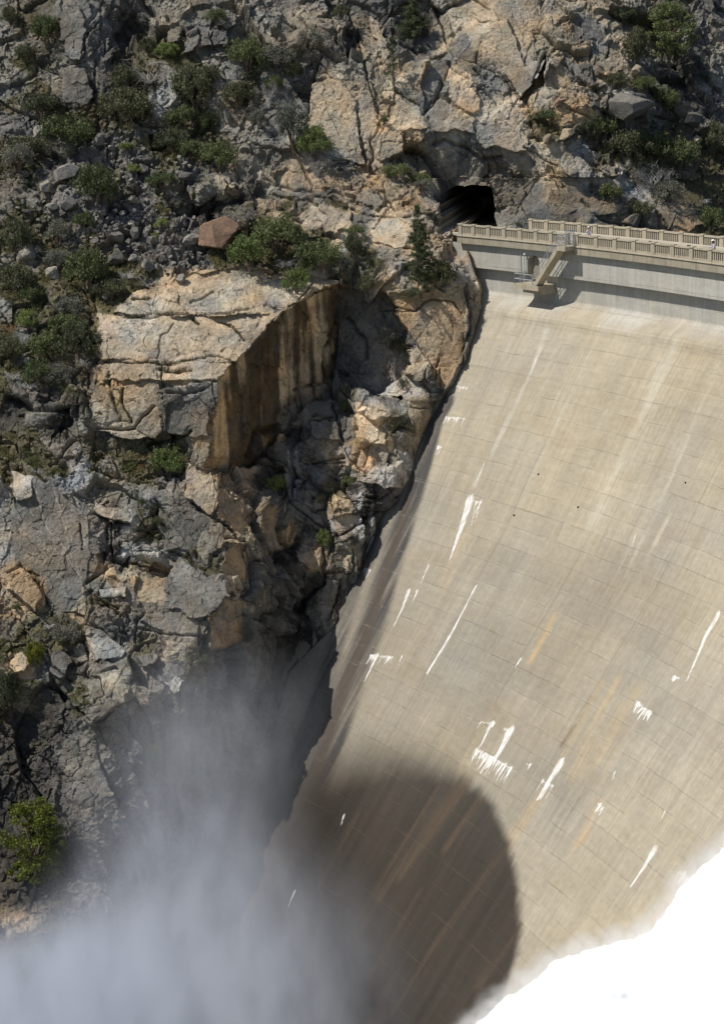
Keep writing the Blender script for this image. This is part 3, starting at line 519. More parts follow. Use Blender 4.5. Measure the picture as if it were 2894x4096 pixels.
# planar faces of the rock traced from the photo: kind, roughness, offset, tilt to the right, tilt upwards (m per 100 px)
FC = '''T .30 0 0 0 D 250,700 300,650 400,616 520,602 640,612 762,629 640,692 600,700 400,700
T .30 -.35 0 0 D 215,706 400,706 600,703 640,693 570,762 526,811 400,803 300,810 225,805
T .30 -.5 0 0 D 215,814 400,806 524,814 487,851 430,850 300,850 230,850
T .30 -.2 0 0 D 200,880 290,862 350,868 356,980 290,988 205,965
G .45 -.6 0 0 D 362,868 487,853 482,900 470,978 362,978
t .45 -.4 0 .6 D 440,985 475,976 462,1045 420,1030
T .25 -.4 0 0 B 390,530 560,510 680,640 700,800 720,950 760,1070 520,1020 400,960 380,760
T .20 .1 .4 0 B 690,620 790,640 830,790 780,880 790,990 740,960 710,740
T .20 -.3 0 0 B 860,800 960,830 1000,900 990,990 830,1030 800,1000 850,880
T .3 -.3 0 0 B 930,600 1100,690 1160,830 1000,830 940,720
t .3 -.3 0 .5 B 1150,700 1250,640 1340,700 1450,760 1480,880 1350,850 1180,850
G .3 .2 .5 0 B 1180,400 1290,380 1240,560 1180,680 1130,700 1100,560
o .2 -.4 0 .5 B 1370,590 1440,560 1500,640 1480,720 1400,740 1360,680
t .3 -.3 -.5 0 B 780,90 850,130 900,380 860,400 800,280
g .4 .3 .8 0 B 700,160 770,150 840,330 780,380 730,280
T .3 -.3 0 0 B 1440,60 1600,60 1622,130 1480,130
T .15 -.7 -.2 0 C 100,140 220,130 310,330 330,420 450,400 390,560 310,630 240,560 180,420 120,250
o .2 1.4 1.4 0 C 462,355 452,470 470,580 310,632 400,550
o .25 0 0 .3 C 480,420 640,520 640,570 490,580
d .4 -.5 .2 .5 C 620,420 700,400 790,500 800,560 720,540 640,470
G .4 -.4 0 .3 C 650,130 740,120 860,190 830,300 750,290 640,280
t .35 -.5 0 .3 C 760,310 850,280 960,330 1000,420 900,500 810,500
T .25 -.3 0 .2 C 180,700 260,780 370,880 330,960 280,970 40,950 30,860 130,720
G .4 0 .4 0 C 100,970 330,960 400,1060 340,1110 150,1080
l .35 -.4 0 .5 C 570,1010 700,1030 780,1100 740,1220 620,1140 560,1080
l .3 -.5 0 .6 C 810,1060 930,1060 940,1130 880,1140
T .35 -.4 0 .5 C 740,1290 900,1290 960,1360 830,1400 760,1400
o .25 -.4 0 .6 C 1240,1330 1420,1340 1500,1480 1300,1480
t .45 -.2 0 .4 C 470,1220 700,1240 740,1340 560,1400 480,1330
G .3 -.9 .2 0 A 400,60 530,50 570,200 560,260 520,380 440,390 390,250
G .35 -.5 .2 0 A 410,420 560,410 570,520 600,640 570,700 400,680
d .4 -.3 .5 0 A 600,420 760,400 780,620 640,640
d .4 -.3 .5 0 A 575,180 660,60 770,250 770,330 680,350 660,240 570,370
G .35 -.5 .3 .3 A 1090,150 1180,140 1160,270 1080,280
G .35 -.7 .3 .3 A 1190,210 1280,190 1290,280 1200,330
G .35 -.7 .3 .3 A 1310,200 1390,200 1380,290 1320,300
G .35 -.8 .3 .3 A 1400,190 1470,190 1460,280 1390,290
G .35 -.8 .3 .5 A 1410,60 1540,60 1540,150 1480,180 1410,150
l .3 -.5 -.4 0 A 1080,430 1170,460 1140,640 1100,690 1080,600
G .28 -.1 0 0 G 130,160 330,200 440,320 560,420 600,600 560,850 500,1000 380,1100 290,950 200,780 100,720 60,500
l .3 -.4 -.3 .3 G 50,120 240,180 200,300 90,340
o .3 -.9 .2 .3 G 150,760 220,850 270,950 240,1040 150,1000 60,890
l .3 -.6 0 .4 G 600,330 800,370 900,420 840,480 730,460 610,400
T .3 -.5 -.2 .2 G 1210,110 1380,160 1420,300 1380,430 1290,370 1200,290
o .3 .2 1.5 0 G 1430,230 1580,330 1600,560 1500,520 1400,430
G .35 -.2 0 .1 G 1020,280 1200,370 1380,440 1350,650 1200,640 1080,640 1020,500
t .3 -.6 -.3 .2 G 1390,440 1500,530 1590,610 1470,600 1400,640 1330,760 1280,640
o .3 .1 1.5 0 G 1460,650 1590,620 1590,830 1420,830
G .3 -.7 0 .1 G 1090,780 1180,700 1300,800 1400,850 1500,930 1350,1090 1100,1060 1080,900
o .3 .2 1.3 -.3 G 1340,1100 1500,950 1600,1010 1590,1250 1380,1300
G .35 -.2 0 0 G 890,1100 1060,1010 1340,1110 1350,1210 1050,1180
t .3 0 0 0 G 890,810 1080,850 1060,990 900,990
l .35 -.5 0 .3 G 650,900 840,880 830,960 660,960
l .4 -.6 0 .5 G 560,1290 700,1220 830,1290 800,1360 620,1370
G .4 -.6 0 .5 G 900,1330 960,1290 1040,1320 1010,1390 930,1400
l .3 -.6 0 .6 G 1040,1490 1160,1450 1210,1500 1130,1580
d .3 -.6 .3 .2 G 320,1300 400,1310 460,1380 400,1490 310,1440
o .35 -.6 .2 .2 G 100,1380 160,1320 190,1380 160,1440 90,1430
G .3 -.3 .2 .1 H 410,330 620,410 680,540 600,520 420,420
o .3 -.6 .3 .3 H 440,660 620,660 610,770 470,730
T .3 -.3 .2 0 H 680,440 870,430 850,500 720,560
o .3 -.4 .4 0 H 230,370 340,370 370,600 290,650 240,520
l .4 -.4 0 .4 H 940,120 1150,100 1190,150 1130,250 1040,240 870,200
G .3 -.5 .3 0 H 680,680 780,670 760,770 670,790
G .3 -.3 .5 0 H 650,840 740,850 720,960 640,1180 600,1080
T .25 -.3 .1 0 F 850,1210 1060,1350 1040,1430 850,1390
G .3 -.4 .2 0 F 460,1140 690,1120 710,1220 450,1240
G .3 -.3 .2 0 F 560,1260 720,1250 750,1400 540,1370
o .3 -.5 0 .2 F 1200,1100 1300,1090 1340,1180 1340,1280 1250,1360 1190,1220
T .3 -.4 0 .2 B 830,1430 1020,1400 1060,1500 1000,1600 780,1580
T .3 -.4 0 .2 B 440,1400 660,1360 680,1500 480,1500
o .3 -.5 0 .4 B 1040,1230 1170,1240 1200,1380 1130,1370 1010,1280
G .3 -.4 0 .4 B 710,1220 820,1220 880,1320 800,1370 700,1300'''
ZR['D'] = (0, 0)
FP = [('o', .28, [(487, 853), (570, 764), (640, 694), (762, 632), (766, 700), (757, 780), (742, 870), (690, 900), (640, 960), (600, 1010), (560, 1050), (500, 1060), (470, 1045), (480, 950)], [(487, 855, 177.9), (762, 632, 188.4), (480, 1040, 180.0)]),
      ('d', .35, [(765, 648), (866, 655), (905, 742), (917, 800), (905, 900), (830, 890), (758, 860), (745, 800)], [(765, 650, 190.5), (866, 655, 188.6), (830, 890, 190)]),  # shade from the block put into this dark colour and set-back
      ('o', .40, [(872, 655), (1028, 650), (1045, 700), (1040, 780), (1010, 850), (990, 880), (955, 805), (908, 740), (885, 700)], [(870, 655, 186.0), (1035, 650, 184.7), (960, 880, 185.3)]),
      ('l', .3, [(905, 842), (960, 850), (988, 880), (880, 893), (845, 888)], [(905, 842, 187), (985, 880, 185.2), (845, 888, 187.2)])]
PX0 = at(x, y, D); jx = x+fbm(PX0, 1.3, 4, 181)*15; jy = y+fbm(PX0, 1.3, 4, 182)*15
fcol = np.zeros((len(x), 3)); frg = np.zeros(len(x)); fw_ = np.zeros(len(x)); D0 = D.copy()
SIDE = np.zeros(len(x))
def face(k, rg, poly, plane, soft=2.2, own=False, side=False):
    global D
    a = np.array(poly, float); pad = 16
    m0 = np.where((x > a[:, 0].min()-pad) & (x < a[:, 0].max()+pad) & (y > a[:, 1].min()-pad) & (y < a[:, 1].max()+pad))[0]
    if own: xx = x[m0]+(jx[m0]-x[m0])*.62; yy = y[m0]+(jy[m0]-y[m0])*.62
    else: xx, yy = jx[m0], jy[m0]
    dmin = np.full(len(m0), 1e9); ins = np.zeros(len(m0), bool)
    for i in range(len(a)):
        p, q = a[i], a[(i+1) % len(a)]; e = q-p; t = np.clip(((xx-p[0])*e[0]+(yy-p[1])*e[1])/(e@e+1e-9), 0, 1); dmin = np.minimum(dmin, np.hypot(xx-p[0]-t*e[0], yy-p[1]-t*e[1]))
        c = (p[1] > yy) != (q[1] > yy); ins ^= c & (xx < (q[0]-p[0])*(yy-p[1])/(q[1]-p[1]+1e-12)+p[0])
    wgt = sstep(-soft, soft, np.where(ins, dmin, -dmin)); Dn = plane[0]+plane[1]*x[m0]+plane[2]*y[m0]
    D[m0] = D[m0]*(1-wgt)+Dn*wgt; fcol[m0] = fcol[m0]*(1-wgt[:, None])+np.array(KC[k])*wgt[:, None]; frg[m0] = frg[m0]*(1-wgt)+rg*wgt; fw_[m0] = np.maximum(fw_[m0], wgt)
    if side: SIDE[m0] = wgt
for ln in FC.split('\n'):
    a = ln.split(); k = a[0]; rg, of, tx, ty = map(float, a[1:5])
    poly = [tuple(map(float, c.split(','))) for c in a[6:]]
    if a[5] != 'D': poly = [zp(a[5], *c) for c in poly]
    q = np.array(poly); dv = bil(bd, q[:, 0], q[:, 1]); A_ = np.column_stack([np.ones(len(q)), q]); co = np.linalg.lstsq(A_, dv, rcond=None)[0]
    cx_, cy2 = q.mean(0); co = co+np.array([of-tx/100*cx_+ty/100*cy2, tx/100, -ty/100]); face(k, rg, poly, co)
for k, rg, poly, pl in FP:
    pl = np.array(pl); co = np.linalg.solve(np.column_stack([np.ones(3), pl[:, :2]]), pl[:, 2]); face(k, rg, poly, co, 1.6, True, poly[0] == (487, 853))
# where the dam stands in front the rock falls back behind it
cxl = np.interp(y, CONT[:, 1], CONT[:, 0]); gap = x-cxl
dk = np.where((gap > 0) & (y > 398), 1., 0.)
Ddam = np.full(len(x), 0.)
P0 = at(x, y, D)
rho = np.hypot(P0[:, 0], P0[:, 1])
dth = None
# distance of the dam surface near the outline
cy_ = CONT[:, 1]; dd_ = np.array([dam_hit(px, py)[2] if py > 560 else np.nan for px, py in CONT]); ok = ~np.isnan(dd_)
ddm = np.interp(y, cy_[ok], dd_[ok])
near_c = np.exp(-np.maximum(0, -gap)/22.)*(y > 560)*(gap <= 0)
D = D*(1-near_c)+(ddm-.35)*near_c
D = np.where((gap > 0) & (y > 560), ddm+.4+np.minimum(gap, 60)*.22, D)
D = np.where((gap > 0) & (y <= 560) & (y > 398), np.maximum(D, 196.5-.0*gap), D)
P = at(x, y, D)
# warped coordinates for the joints
print('terrain verts', len(x))
wv = np.stack([fbm(P, 5., 3, 101), fbm(P, 5., 3, 102), fbm(P, 5., 3, 103)], -1)
wf = np.stack([fbm(P, 1.1, 3, 104), fbm(P, 1.1, 3, 105), fbm(P, 1.1, 3, 106)], -1)
# nearest-kind weights for colour, roughness
wq2 = np.stack([x+(fbm(P, 2.6, 4, 61))*46, y+(fbm(P, 2.6, 4, 62))*46], -1)
AC = np.zeros((len(x), 3), np.float32); AR = np.zeros(len(x), np.float32); AM = AR.copy(); AT = AR.copy()
feat = np.concatenate([cols, rgh[:, None], mos[:, None], tal[:, None]], 1)
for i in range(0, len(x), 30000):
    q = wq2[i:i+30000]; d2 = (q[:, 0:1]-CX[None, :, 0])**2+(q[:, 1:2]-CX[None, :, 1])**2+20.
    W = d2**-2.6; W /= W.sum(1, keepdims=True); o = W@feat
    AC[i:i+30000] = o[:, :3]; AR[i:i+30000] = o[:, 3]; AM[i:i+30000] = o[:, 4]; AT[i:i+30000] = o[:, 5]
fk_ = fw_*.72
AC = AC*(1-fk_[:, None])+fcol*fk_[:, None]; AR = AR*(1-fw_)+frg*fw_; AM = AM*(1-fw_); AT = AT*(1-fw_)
# joint blocks
h = np.zeros(len(x)); CR = np.zeros(len(x)); TV = np.ones(len(x))
# rotate so that joints lean the way they do in the photo (steep, dipping to the right)
ax1 = np.array([.35, .85, .1]); Q = P.copy(); U = P@RT; Vv = P[:, 2]; Wd = P@np.array([FW[0], FW[1], 0.])
for (sc, ani, ga, ra_, ck, cw, wp_, sd_) in [(6.0, (1., .55, 1.), .42, .9, .5, .028, .4, 1), (2.6, (1., .6, 1.), .55, .42, .26, .035, .2, 2), (1.0, (1., .75, 1.), .6, .17, .10, .05, .08, 3), (.46, (1., 1., 1.), .6, .07, .035, .07, .05, 4)]:
    t = .42 if sd_ != 3 else -.5
    L = np.stack([(U*math.cos(t)+Vv*math.sin(t))*ani[0], (-U*math.sin(t)+Vv*math.cos(t))*ani[1], Wd*ani[2]], -1)+wv*wp_+wf*wp_*.35
    f1, f2, ID, V = voronoi(L, sc, sd_, sd_ in (1, 2, 3))
    r1_, r2_, r3_, r4_ = rnd(ID), rnd(ID*np.uint32(3)+np.uint32(5)), rnd(ID*np.uint32(7)+np.uint32(9)), rnd(ID*np.uint32(13)+np.uint32(1))
    e = f2-f1; amp = AR*(1+.15*AT*(sd_ >= 3)) if sd_ > 2 else np.where(AR < .6, AR**2*1.3, AR*(1 if sd_ == 2 else .85))
    calm = sstep(.35, .65, rnd(ID*np.uint32(17)+np.uint32(3))) if sd_ in (2,) else 1.
    if sd_ >= 3: calm = np.clip(.25+1.6*(fbm(P, 4., 2, 70+sd_)+.25)+AT, .08, 1.3)
    hh = ((r1_-.5)*V[:, 0]*1.5+(r2_-.5)*V[:, 1]*1.9+(r3_-.5)*V[:, 2]*1.0)*ga+(r4_-.5)*ra_
    h += amp*calm*hh
    cr = np.exp(-(e/cw)**2)*np.clip(.5+2.6*fbm(P, 2.2*sc**.5, 2, 140+sd_), 0, 1); h -= amp*calm*ck*cr; CR = np.maximum(CR, cr*np.clip(amp*calm, 0, 1)*(1 if sd_ < 3 else .5))
    TV *= 1+(rnd(ID*np.uint32(31)+np.uint32(2))-.5)*(.34 if sd_ < 4 else .3)*np.where(sd_ >= 3, np.clip(AR, .2, 1.4), 1)
h += AR*((.5-2*np.abs(fbm(P, 1.9, 4, 51)))*.22+fbm(P, .9, 3, 57)*.10+fbm(P, 7., 2, 55)*.5)+fbm(P, .35, 3, 52)*.055
# traced crevices (width in tracing pixels; 65 of them to the metre)
CV = '''A 22 1.0 740,60 820,150 880,220;A 40 1.2 780,120 860,190 930,200 980,110 970,60;A 8 .6 660,60 665,200 670,350;A 7 .5 400,430 400,700;A 8 .5 400,420 560,400;A 9 .6 530,370 560,230 650,130;A 34 1.1 1200,1480 1240,1400 1350,1300 1480,1290 1560,1310;A 24 .9 1330,1480 1460,1400;A 10 .5 610,400 620,560;A 20 .7 1180,200 1230,230 1290,200;A 12 .5 1070,680 1100,640;A 18 .7 120,1060 260,1010;A 16 .7 50,860 180,860 340,800
B 16 1. 640,50 690,200 720,330 750,440 760,520;B 7 .6 760,520 820,700 840,800;B 14 .8 840,800 780,900 800,1000 780,1090;B 14 .9 440,400 380,560 370,740;B 7 .4 370,740 140,900;B 16 .9 1290,400 1260,490 1240,550 1200,640 1140,720;B 15 1.1 1000,850 1010,980 1050,1090;B 8 .5 1300,430 1480,560 1600,680;B 9 .5m 940,590 1040,650 1100,680;B 6 .4 520,1010 700,1060 830,1120;B 22 .9 1200,940 1260,900 1400,960 1500,1040 1622,1020;B 10 .5m 130,1260 300,1270 480,1290 600,1310 770,1390 1050,1400;B 9 .6 200,1180 300,1220 500,1215 700,1240;B 6 .4 700,1230 870,1260 1000,1280 1080,1380;B 8 .5 1040,1230 880,1350 800,1480;B 10 .6 1180,1220 1260,1420 1330,1480;B 8 .6 690,700 730,900 760,1060 800,1110;B 12 .7 280,680 330,700;B 14 .8 560,400 620,400 660,330;B 16 .6m 1180,360 1260,330;B 12 .6m 1300,640 1350,700;B 6 .4 750,1190 880,1300 900,1360
C 14 .9 460,350 420,470 390,560 310,630;C 9 .6 470,350 640,470 810,590;C 12 .6 560,180 640,110 720,60;C 8 .5 740,290 790,520;C 12 .6 870,620 870,780;C 7 .5 330,950 540,1080;C 10 .6 700,1010 930,1140;C 14 .6 1140,430 1200,560 1260,740;C 9 .5 560,1160 600,1240;C 18 .8 700,1300 830,1430 960,1460;C 16 .8 1150,1210 1200,1360 1220,1470;C 16 .7 1160,760 1300,790;C 14 .7 600,700 760,770;C 10 .5m 850,190 880,280 860,370;C 12 .6 930,1250 1050,1200;C 16 .7 0,430 80,500;C 14 .7 840,720 900,800;C 10 .6 640,460 700,540 800,560;C 6 .4 1250,1370 1400,1400 1500,1380;C 24 .8 1180,430 1400,400
E 9 .6 800,600 1150,575 1450,570 1622,540;E 12 .5m 680,880 860,890 1050,900 1280,860 1420,850 1520,900;E 10 .6m 1420,630 1500,650 1590,740;E 9 .5m 1050,910 1050,1130;E 18 .4m 700,960 720,1080 750,1180 780,1260;E 14 .7 580,1310 760,1330 860,1320 930,1240 1000,1180;E 9 .6m 560,1100 560,1290;E 7 .5m 1270,1000 1400,1020;E 10 .5m 800,1060 790,1150 850,1280;E 34 1.4 230,1200 320,1210 450,1200 480,1290 400,1330;E 50 1.6 60,1130 140,1170 200,1200;E 12 .7 330,1570 450,1440 500,1400;E 14 .7m 950,1430 1160,1400 1240,1340;E 14 .6 1080,1090 1200,1090 1330,1060;E 8 .6 1380,1030 1400,1120 1370,1280;E 12 .4m 860,480 970,460;E 9 .5 1240,500 1380,430;E 7 .4 1130,640 1040,720 1020,860;E 12 .4m 1230,600 1290,640;E 24 .7m 1040,930 1240,940;E 10 .3m 1040,1240 1060,1310
F 14 1.2 750,370 740,560 700,700 650,800 640,1010;F 22 1. 790,600 850,680 910,740 920,860;F 9 .7 1000,440 1030,600;F 12 .7 1140,740 1190,900 1330,1090;F 9 .6 1330,480 1230,560 1100,540 1000,460;F 9 .6 1340,480 1480,500 1530,580;F 16 .9 650,1020 830,1150 1000,1220;F 12 .7 450,1080 540,1050 640,1020;F 9 .7 540,1260 700,1240;F 10 .6 700,1130 760,1400;F 8 .5 840,1200 840,1390;F 40 1.4 440,1150 340,1300 200,1360 150,1500;F 16 .8 500,1550 760,1500;F 9 .6 600,1540 760,1530;F 9 .6 1390,940 1400,1100;F 9 .6 1380,880 1360,1000;F 16 .9 1560,380 1590,640 1530,900;F 9 .4 480,520 600,700;F 9 .6 570,380 480,480;F 12 .7 1150,150 1250,160;F 10 .6 1340,180 1470,260;F 14 .7 1330,370 1420,430;F 16 .8 1090,1340 1130,1300 1230,1350;F 8 .5 1190,1180 1340,1190;F 6 .5 1010,470 1010,560 1180,560;F 14 .9 740,960 800,975
G 14 .8 610,410 730,470 840,490;G 14 .9 690,490 700,580;G 26 1.3 740,700 870,750 1070,790;G 14 .5m 50,800 130,740 200,800 280,920 300,1000;G 9 .7 720,480 730,680;G 18 .5m 560,860 700,760;G 8 .6 640,960 780,1080;G 5 .3 1380,160 1420,280 1380,440 1500,520 1600,600;G 20 .5m 1100,660 1200,690 1330,790;G 10 .6 930,1050 880,1100 880,1230;G 8 .5 1380,1080 1340,1180 1360,1400;G 12 .6 900,1150 1050,1190 1350,1210;G 9 .5 450,230 560,290;G 18 .8 300,1290 330,1400 450,1480;G 10 .6m 520,1210 560,1350 500,1400;G 16 .7m 1010,130 1180,100;G 8 .4m 520,480 540,640;G 14 .5m 980,420 1060,480;G 14 .4m 860,520 1020,530;G 12 .6 1100,430 1010,330;G 16 .5m 650,980 760,1030;G 26 .6m 40,90 250,170 300,200;G 24 .5m 590,130 900,210
H 10 .8 200,340 220,520 190,700 300,900;H 24 1. 330,500 380,640 330,760 310,900 370,1100;H 9 .7 400,320 560,460 740,560 860,490;H 14 .9 840,490 990,400 1040,380;H 24 1. 340,130 500,160 620,240;H 14 .8 640,800 780,800;H 14 .9 640,640 640,860 560,930;H 30 1.2 600,900 500,980 520,1150;H 9 .6 750,850 720,1000;H 9 .7 820,640 800,880;H 10 .7 700,560 680,680;H 10 .7 900,300 1000,330 1100,260;H 12 .8 60,200 200,300;H 8 .6 660,160 760,210;H 16 .9 180,100 330,130;H 12 .8 0,560 130,590;H 12 .7 60,900 190,1020'''
MC = np.zeros(len(x)); jx = x+fbm(P, .9, 4, 81)*6; jy = y+fbm(P, .9, 4, 82)*6
sub = (x > -60) & (x < 1700) & (y > -60) & (y < 2400); si = np.where(sub)[0]; sxx, syy = jx[si], jy[si]; gd = np.zeros(len(si)); gm = np.zeros(len(si))
def polyd(Q, xx, yy, rad):
    o = np.full(len(xx), 1e9)
    m0 = np.where((xx > Q[:, 0].min()-rad) & (xx < Q[:, 0].max()+rad) & (yy > Q[:, 1].min()-rad) & (yy < Q[:, 1].max()+rad))[0]
    for a, b in zip(Q[:-1], Q[1:]):
        d = b-a; t = np.clip(((xx[m0]-a[0])*d[0]+(yy[m0]-a[1])*d[1])/(d@d+1e-9), 0, 1); o[m0] = np.minimum(o[m0], np.hypot(xx[m0]-a[0]-t*d[0], yy[m0]-a[1]-t*d[1]))
    return o
for ln in CV.replace('\n', ';').split(';'):
    a = ln.split(); wdt = float(a[1])*.34554*.42+.6; mossy = a[2].endswith('m'); dp = float(a[2].rstrip('m'))*.8
    Qp = np.array([zp(a[0], *map(float, c.split(','))) for c in a[3:]]); di = polyd(Qp, sxx, syy, wdt*4)
    gr_ = np.exp(-(di/wdt)**1.5); gd = np.maximum(gd, dp*gr_)
    if mossy: gm = np.maximum(gm, np.exp(-(di/(wdt*1.5))**4))
h[si] -= gd; MC[si] = gm
# pale dikes
VN = 'E 5 1150,590 1200,680 1300,840;E 3 1050,680 1330,720;E 3 820,740 850,860;G 4 150,160 230,250 300,500 430,650 470,760 560,860 640,960;G 4 340,210 400,420 450,650 510,800 550,1000;G 3 400,350 470,600 520,850;B 9 30,60 90,150 150,300;B 8 510,390 560,480 620,530;B 5 780,100 830,230 860,350 930,480;C 4 110,400 180,520 210,650 260,740 360,900;C 6 230,260 300,240;B 5 690,680 720,820;B 4 960,650 1040,800;G 3 180,300 210,430'
vn = np.zeros(len(si))
for ln in VN.split(';'):
    a = ln.split(); wdt = float(a[1])*.34554*.55; Qp = np.array([zp(a[0], *map(float, c.split(','))) for c in a[2:]]); vn = np.maximum(vn, np.exp(-(polyd(Qp, sxx, syy, 20)/wdt)**2))
VNF = np.zeros(len(x)); VNF[si] = vn
# smooth normals of the bed and displacement along them
def normals(P):
    G = P.reshape(NV, NU, 3); du = np.gradient(G, axis=1); dv = np.gradient(G, axis=0); n = np.cross(dv, du); n /= np.linalg.norm(n, axis=-1, keepdims=True)+1e-9; return n.reshape(-1, 3)
def blur(a, k):
    A = a.reshape(NV, NU, -1)
    for ax in (0, 1):
        for _ in range(2): 
            c = np.cumsum(np.concatenate([np.repeat(np.take(A, [0], ax), k, ax), A, np.repeat(np.take(A, [-1], ax), k, ax)], ax), ax)
            n_ = A.shape[ax]; A = (np.take(c, np.arange(n_)+2*k, ax)-np.concatenate([np.zeros_like(np.take(c, [0], ax)), np.take(c, np.arange(n_-1), ax)], ax))/(2*k+1)
    return A.reshape(a.shape)
nb_ = normals(blur(P, 8)); nb_ *= np.sign((nb_*(CAM-P)).sum(1))[:, None]
# keep the outline against the dam where it was traced
damp = 1-.72*np.exp(-np.abs(np.minimum(gap, 0))/14.)*(y > 398)*(gap < 40)
h *= damp; h = np.where((gap > 3) & (y > 398) & (y < 2300), np.minimum(h, 0)*.5, h)
vw_ = (CAM-P)/np.linalg.norm(CAM-P, axis=1)[:, None]; wc_ = (np.exp(-np.abs(gap)/38.)*(y > 398))[:, None]; nd_ = nb_*(1-wc_)+vw_*wc_*1.15; nd_ /= np.linalg.norm(nd_, axis=1)[:, None]+1e-9
PT = P+nd_*h[:, None]
# tunnel portal
TX = [(984, 503), (988, 462), (996, 432), (1014, 420), (1050, 414), (1085, 415), (1102, 420), (1107, 455), (1113, 503)]
tq = np.array(TX+[(1113, 515), (984, 515)], float); ins = np.zeros(len(x), bool)
jx2, jy2 = x+fbm(P, .8, 3, 91)*4, y+fbm(P, .8, 3, 92)*4
for i in range(len(tq)):
    a, b = tq[i], tq[(i+1) % len(tq)]; c = (a[1] > jy2) != (b[1] > jy2); ins ^= c & (jx2 < (b[0]-a[0])*(jy2-a[1])/(b[1]-a[1]+1e-12)+a[0])
PT[ins] += np.array([-.80, .60, 0.])*26.
# clear the road bed: nothing of the mountain above the deck between the parapets
th_ = np.arctan2(PT[:, 0], PT[:, 1])*R; rr_ = np.hypot(PT[:, 0], PT[:, 1])
m = (th_ > near[0]-6.2+(rr_-R)*.3) & (rr_ > R-.3) & (rr_ < R+7.4) & (PT[:, 2] > -.4) & (gap > 2); PT[m, 2] = -.4
nf = normals(PT); nf *= np.sign((nf*(CAM-PT)).sum(1))[:, None]
steep = 1-np.clip(nf[:, 2], 0, 1)
# colour of the rock, some faces carrying painted shade or fill light
up_ = blur(nf[:, 2:3].copy(), 2)[:, 0]
moss = np.clip(AM*1.25-.15+fbm(P, 1.2, 4, 41)*.9, 0, 1)*sstep(.25, .62, up_)
moss = np.maximum(moss, MC*sstep(-.15, .25, fbm(P, .7, 3, 42)+.12)); moss = np.maximum(moss, CR*.35*(fbm(P, 3, 2, 43) > 0))
tanv = fbm(P, 3.2, 4, 44); AC2 = AC*np.clip(TV, .5, 1.6)[:, None]*(1+.30*fbm(P, .8, 4, 45))[:, None]
gm_ = np.clip(tanv*1.8+.12, 0, 1)[:, None]; lum = AC2.mean(1, keepdims=True); AC2 = AC2*(1-gm_*.55)+(lum*np.array([.93, .96, 1.0])*.80)*gm_*.55
AC2 *= 1+(np.array([.17, .01, -.16])*np.clip(fbm(P, 2.4, 4, 151)[:, None]*1.5, -.6, .8)+.30*fbm(P, 1.3, 4, 152)[:, None])*np.clip(AC2[:, :1]/.25, .3, 1)
# black water streaks down steep faces
sk = fbm(np.stack([U/.45, Vv/9., Wd/.45], -1), 1., 4, 46); wetm = np.clip(sk*3.2-.1, 0, 1)*sstep(.72, .95, 1-np.abs(nb_[:, 2]))
AC2 *= (1-.70*wetm*np.clip(AR*1.1, .55, 1))[:, None]
bsk = SIDE*np.clip((fbm(np.stack([U/.7, Vv/22., 0*U], -1), 1., 4, 47)+fbm(P, 2.2, 3, 48)*.45-.04+.30*np.exp(-((x-600)/48.)**2)+.2*sstep(60, 0, y-(1050-(x-480)*.62)+60))*3.2, 0, 1)
AC2 *= (1-.78*bsk)[:, None]
AC2 = AC2*(1+.45*SIDE[:, None]*np.array([1., .92, .7]))  # sunless block face lightened in its colour to make up for weak light
wsk = np.zeros(len(x))
for q_ in ([(800, 1165), (862, 1148), (850, 1190), (828, 1218), (790, 1215)], [(832, 1056), (900, 1045), (925, 1050), (912, 1085), (850, 1090)], [(640, 1000), (668, 1000), (664, 1110), (646, 1110)], [(735, 1160), (748, 1160), (750, 1200), (738, 1200)], [(792, 1105), (806, 1105), (815, 1140), (800, 1145)], [(760, 1000), (785, 1000), (800, 1050), (770, 1060)], [(868, 800), (905, 845), (900, 880), (860, 880)], [(320, 1110), (350, 1110), (352, 1170), (322, 1170)], [(425, 1110), (440, 1110), (442, 1160), (425, 1160)]):
    a_ = np.array(q_, float); d_ = np.hypot((x-a_[:, 0].mean())/(np.ptp(a_[:, 0])*.62), (y-a_[:, 1].mean())/(np.ptp(a_[:, 1])*.62)); wsk = np.maximum(wsk, sstep(1.05, .7, d_))
wsk *= np.clip(fbm(np.stack([U/.32, Vv/6., 0*U], -1), 1., 3, 49)*4+.25, 0, 1)
AC2 = AC2*(1-.6*wsk[:, None])+np.array([.52, .52, .52])*.6*wsk[:, None]
AC2 = AC2*(1-.5*VNF[:, None])+np.array([.60, .53, .43])*.5*VNF[:, None]
keepq = ~(((GX[:-1, :-1] > np.interp(GY[:-1, :-1], CONT[:, 1], CONT[:, 0])+70) & (GY[:-1, :-1] > 640)))
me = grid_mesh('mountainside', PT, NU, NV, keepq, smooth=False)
attr(me, 'rock', np.clip(AC2, .015, .75), 'FLOAT_COLOR'); attr(me, 'moss', moss); attr(me, 'rough', AR)
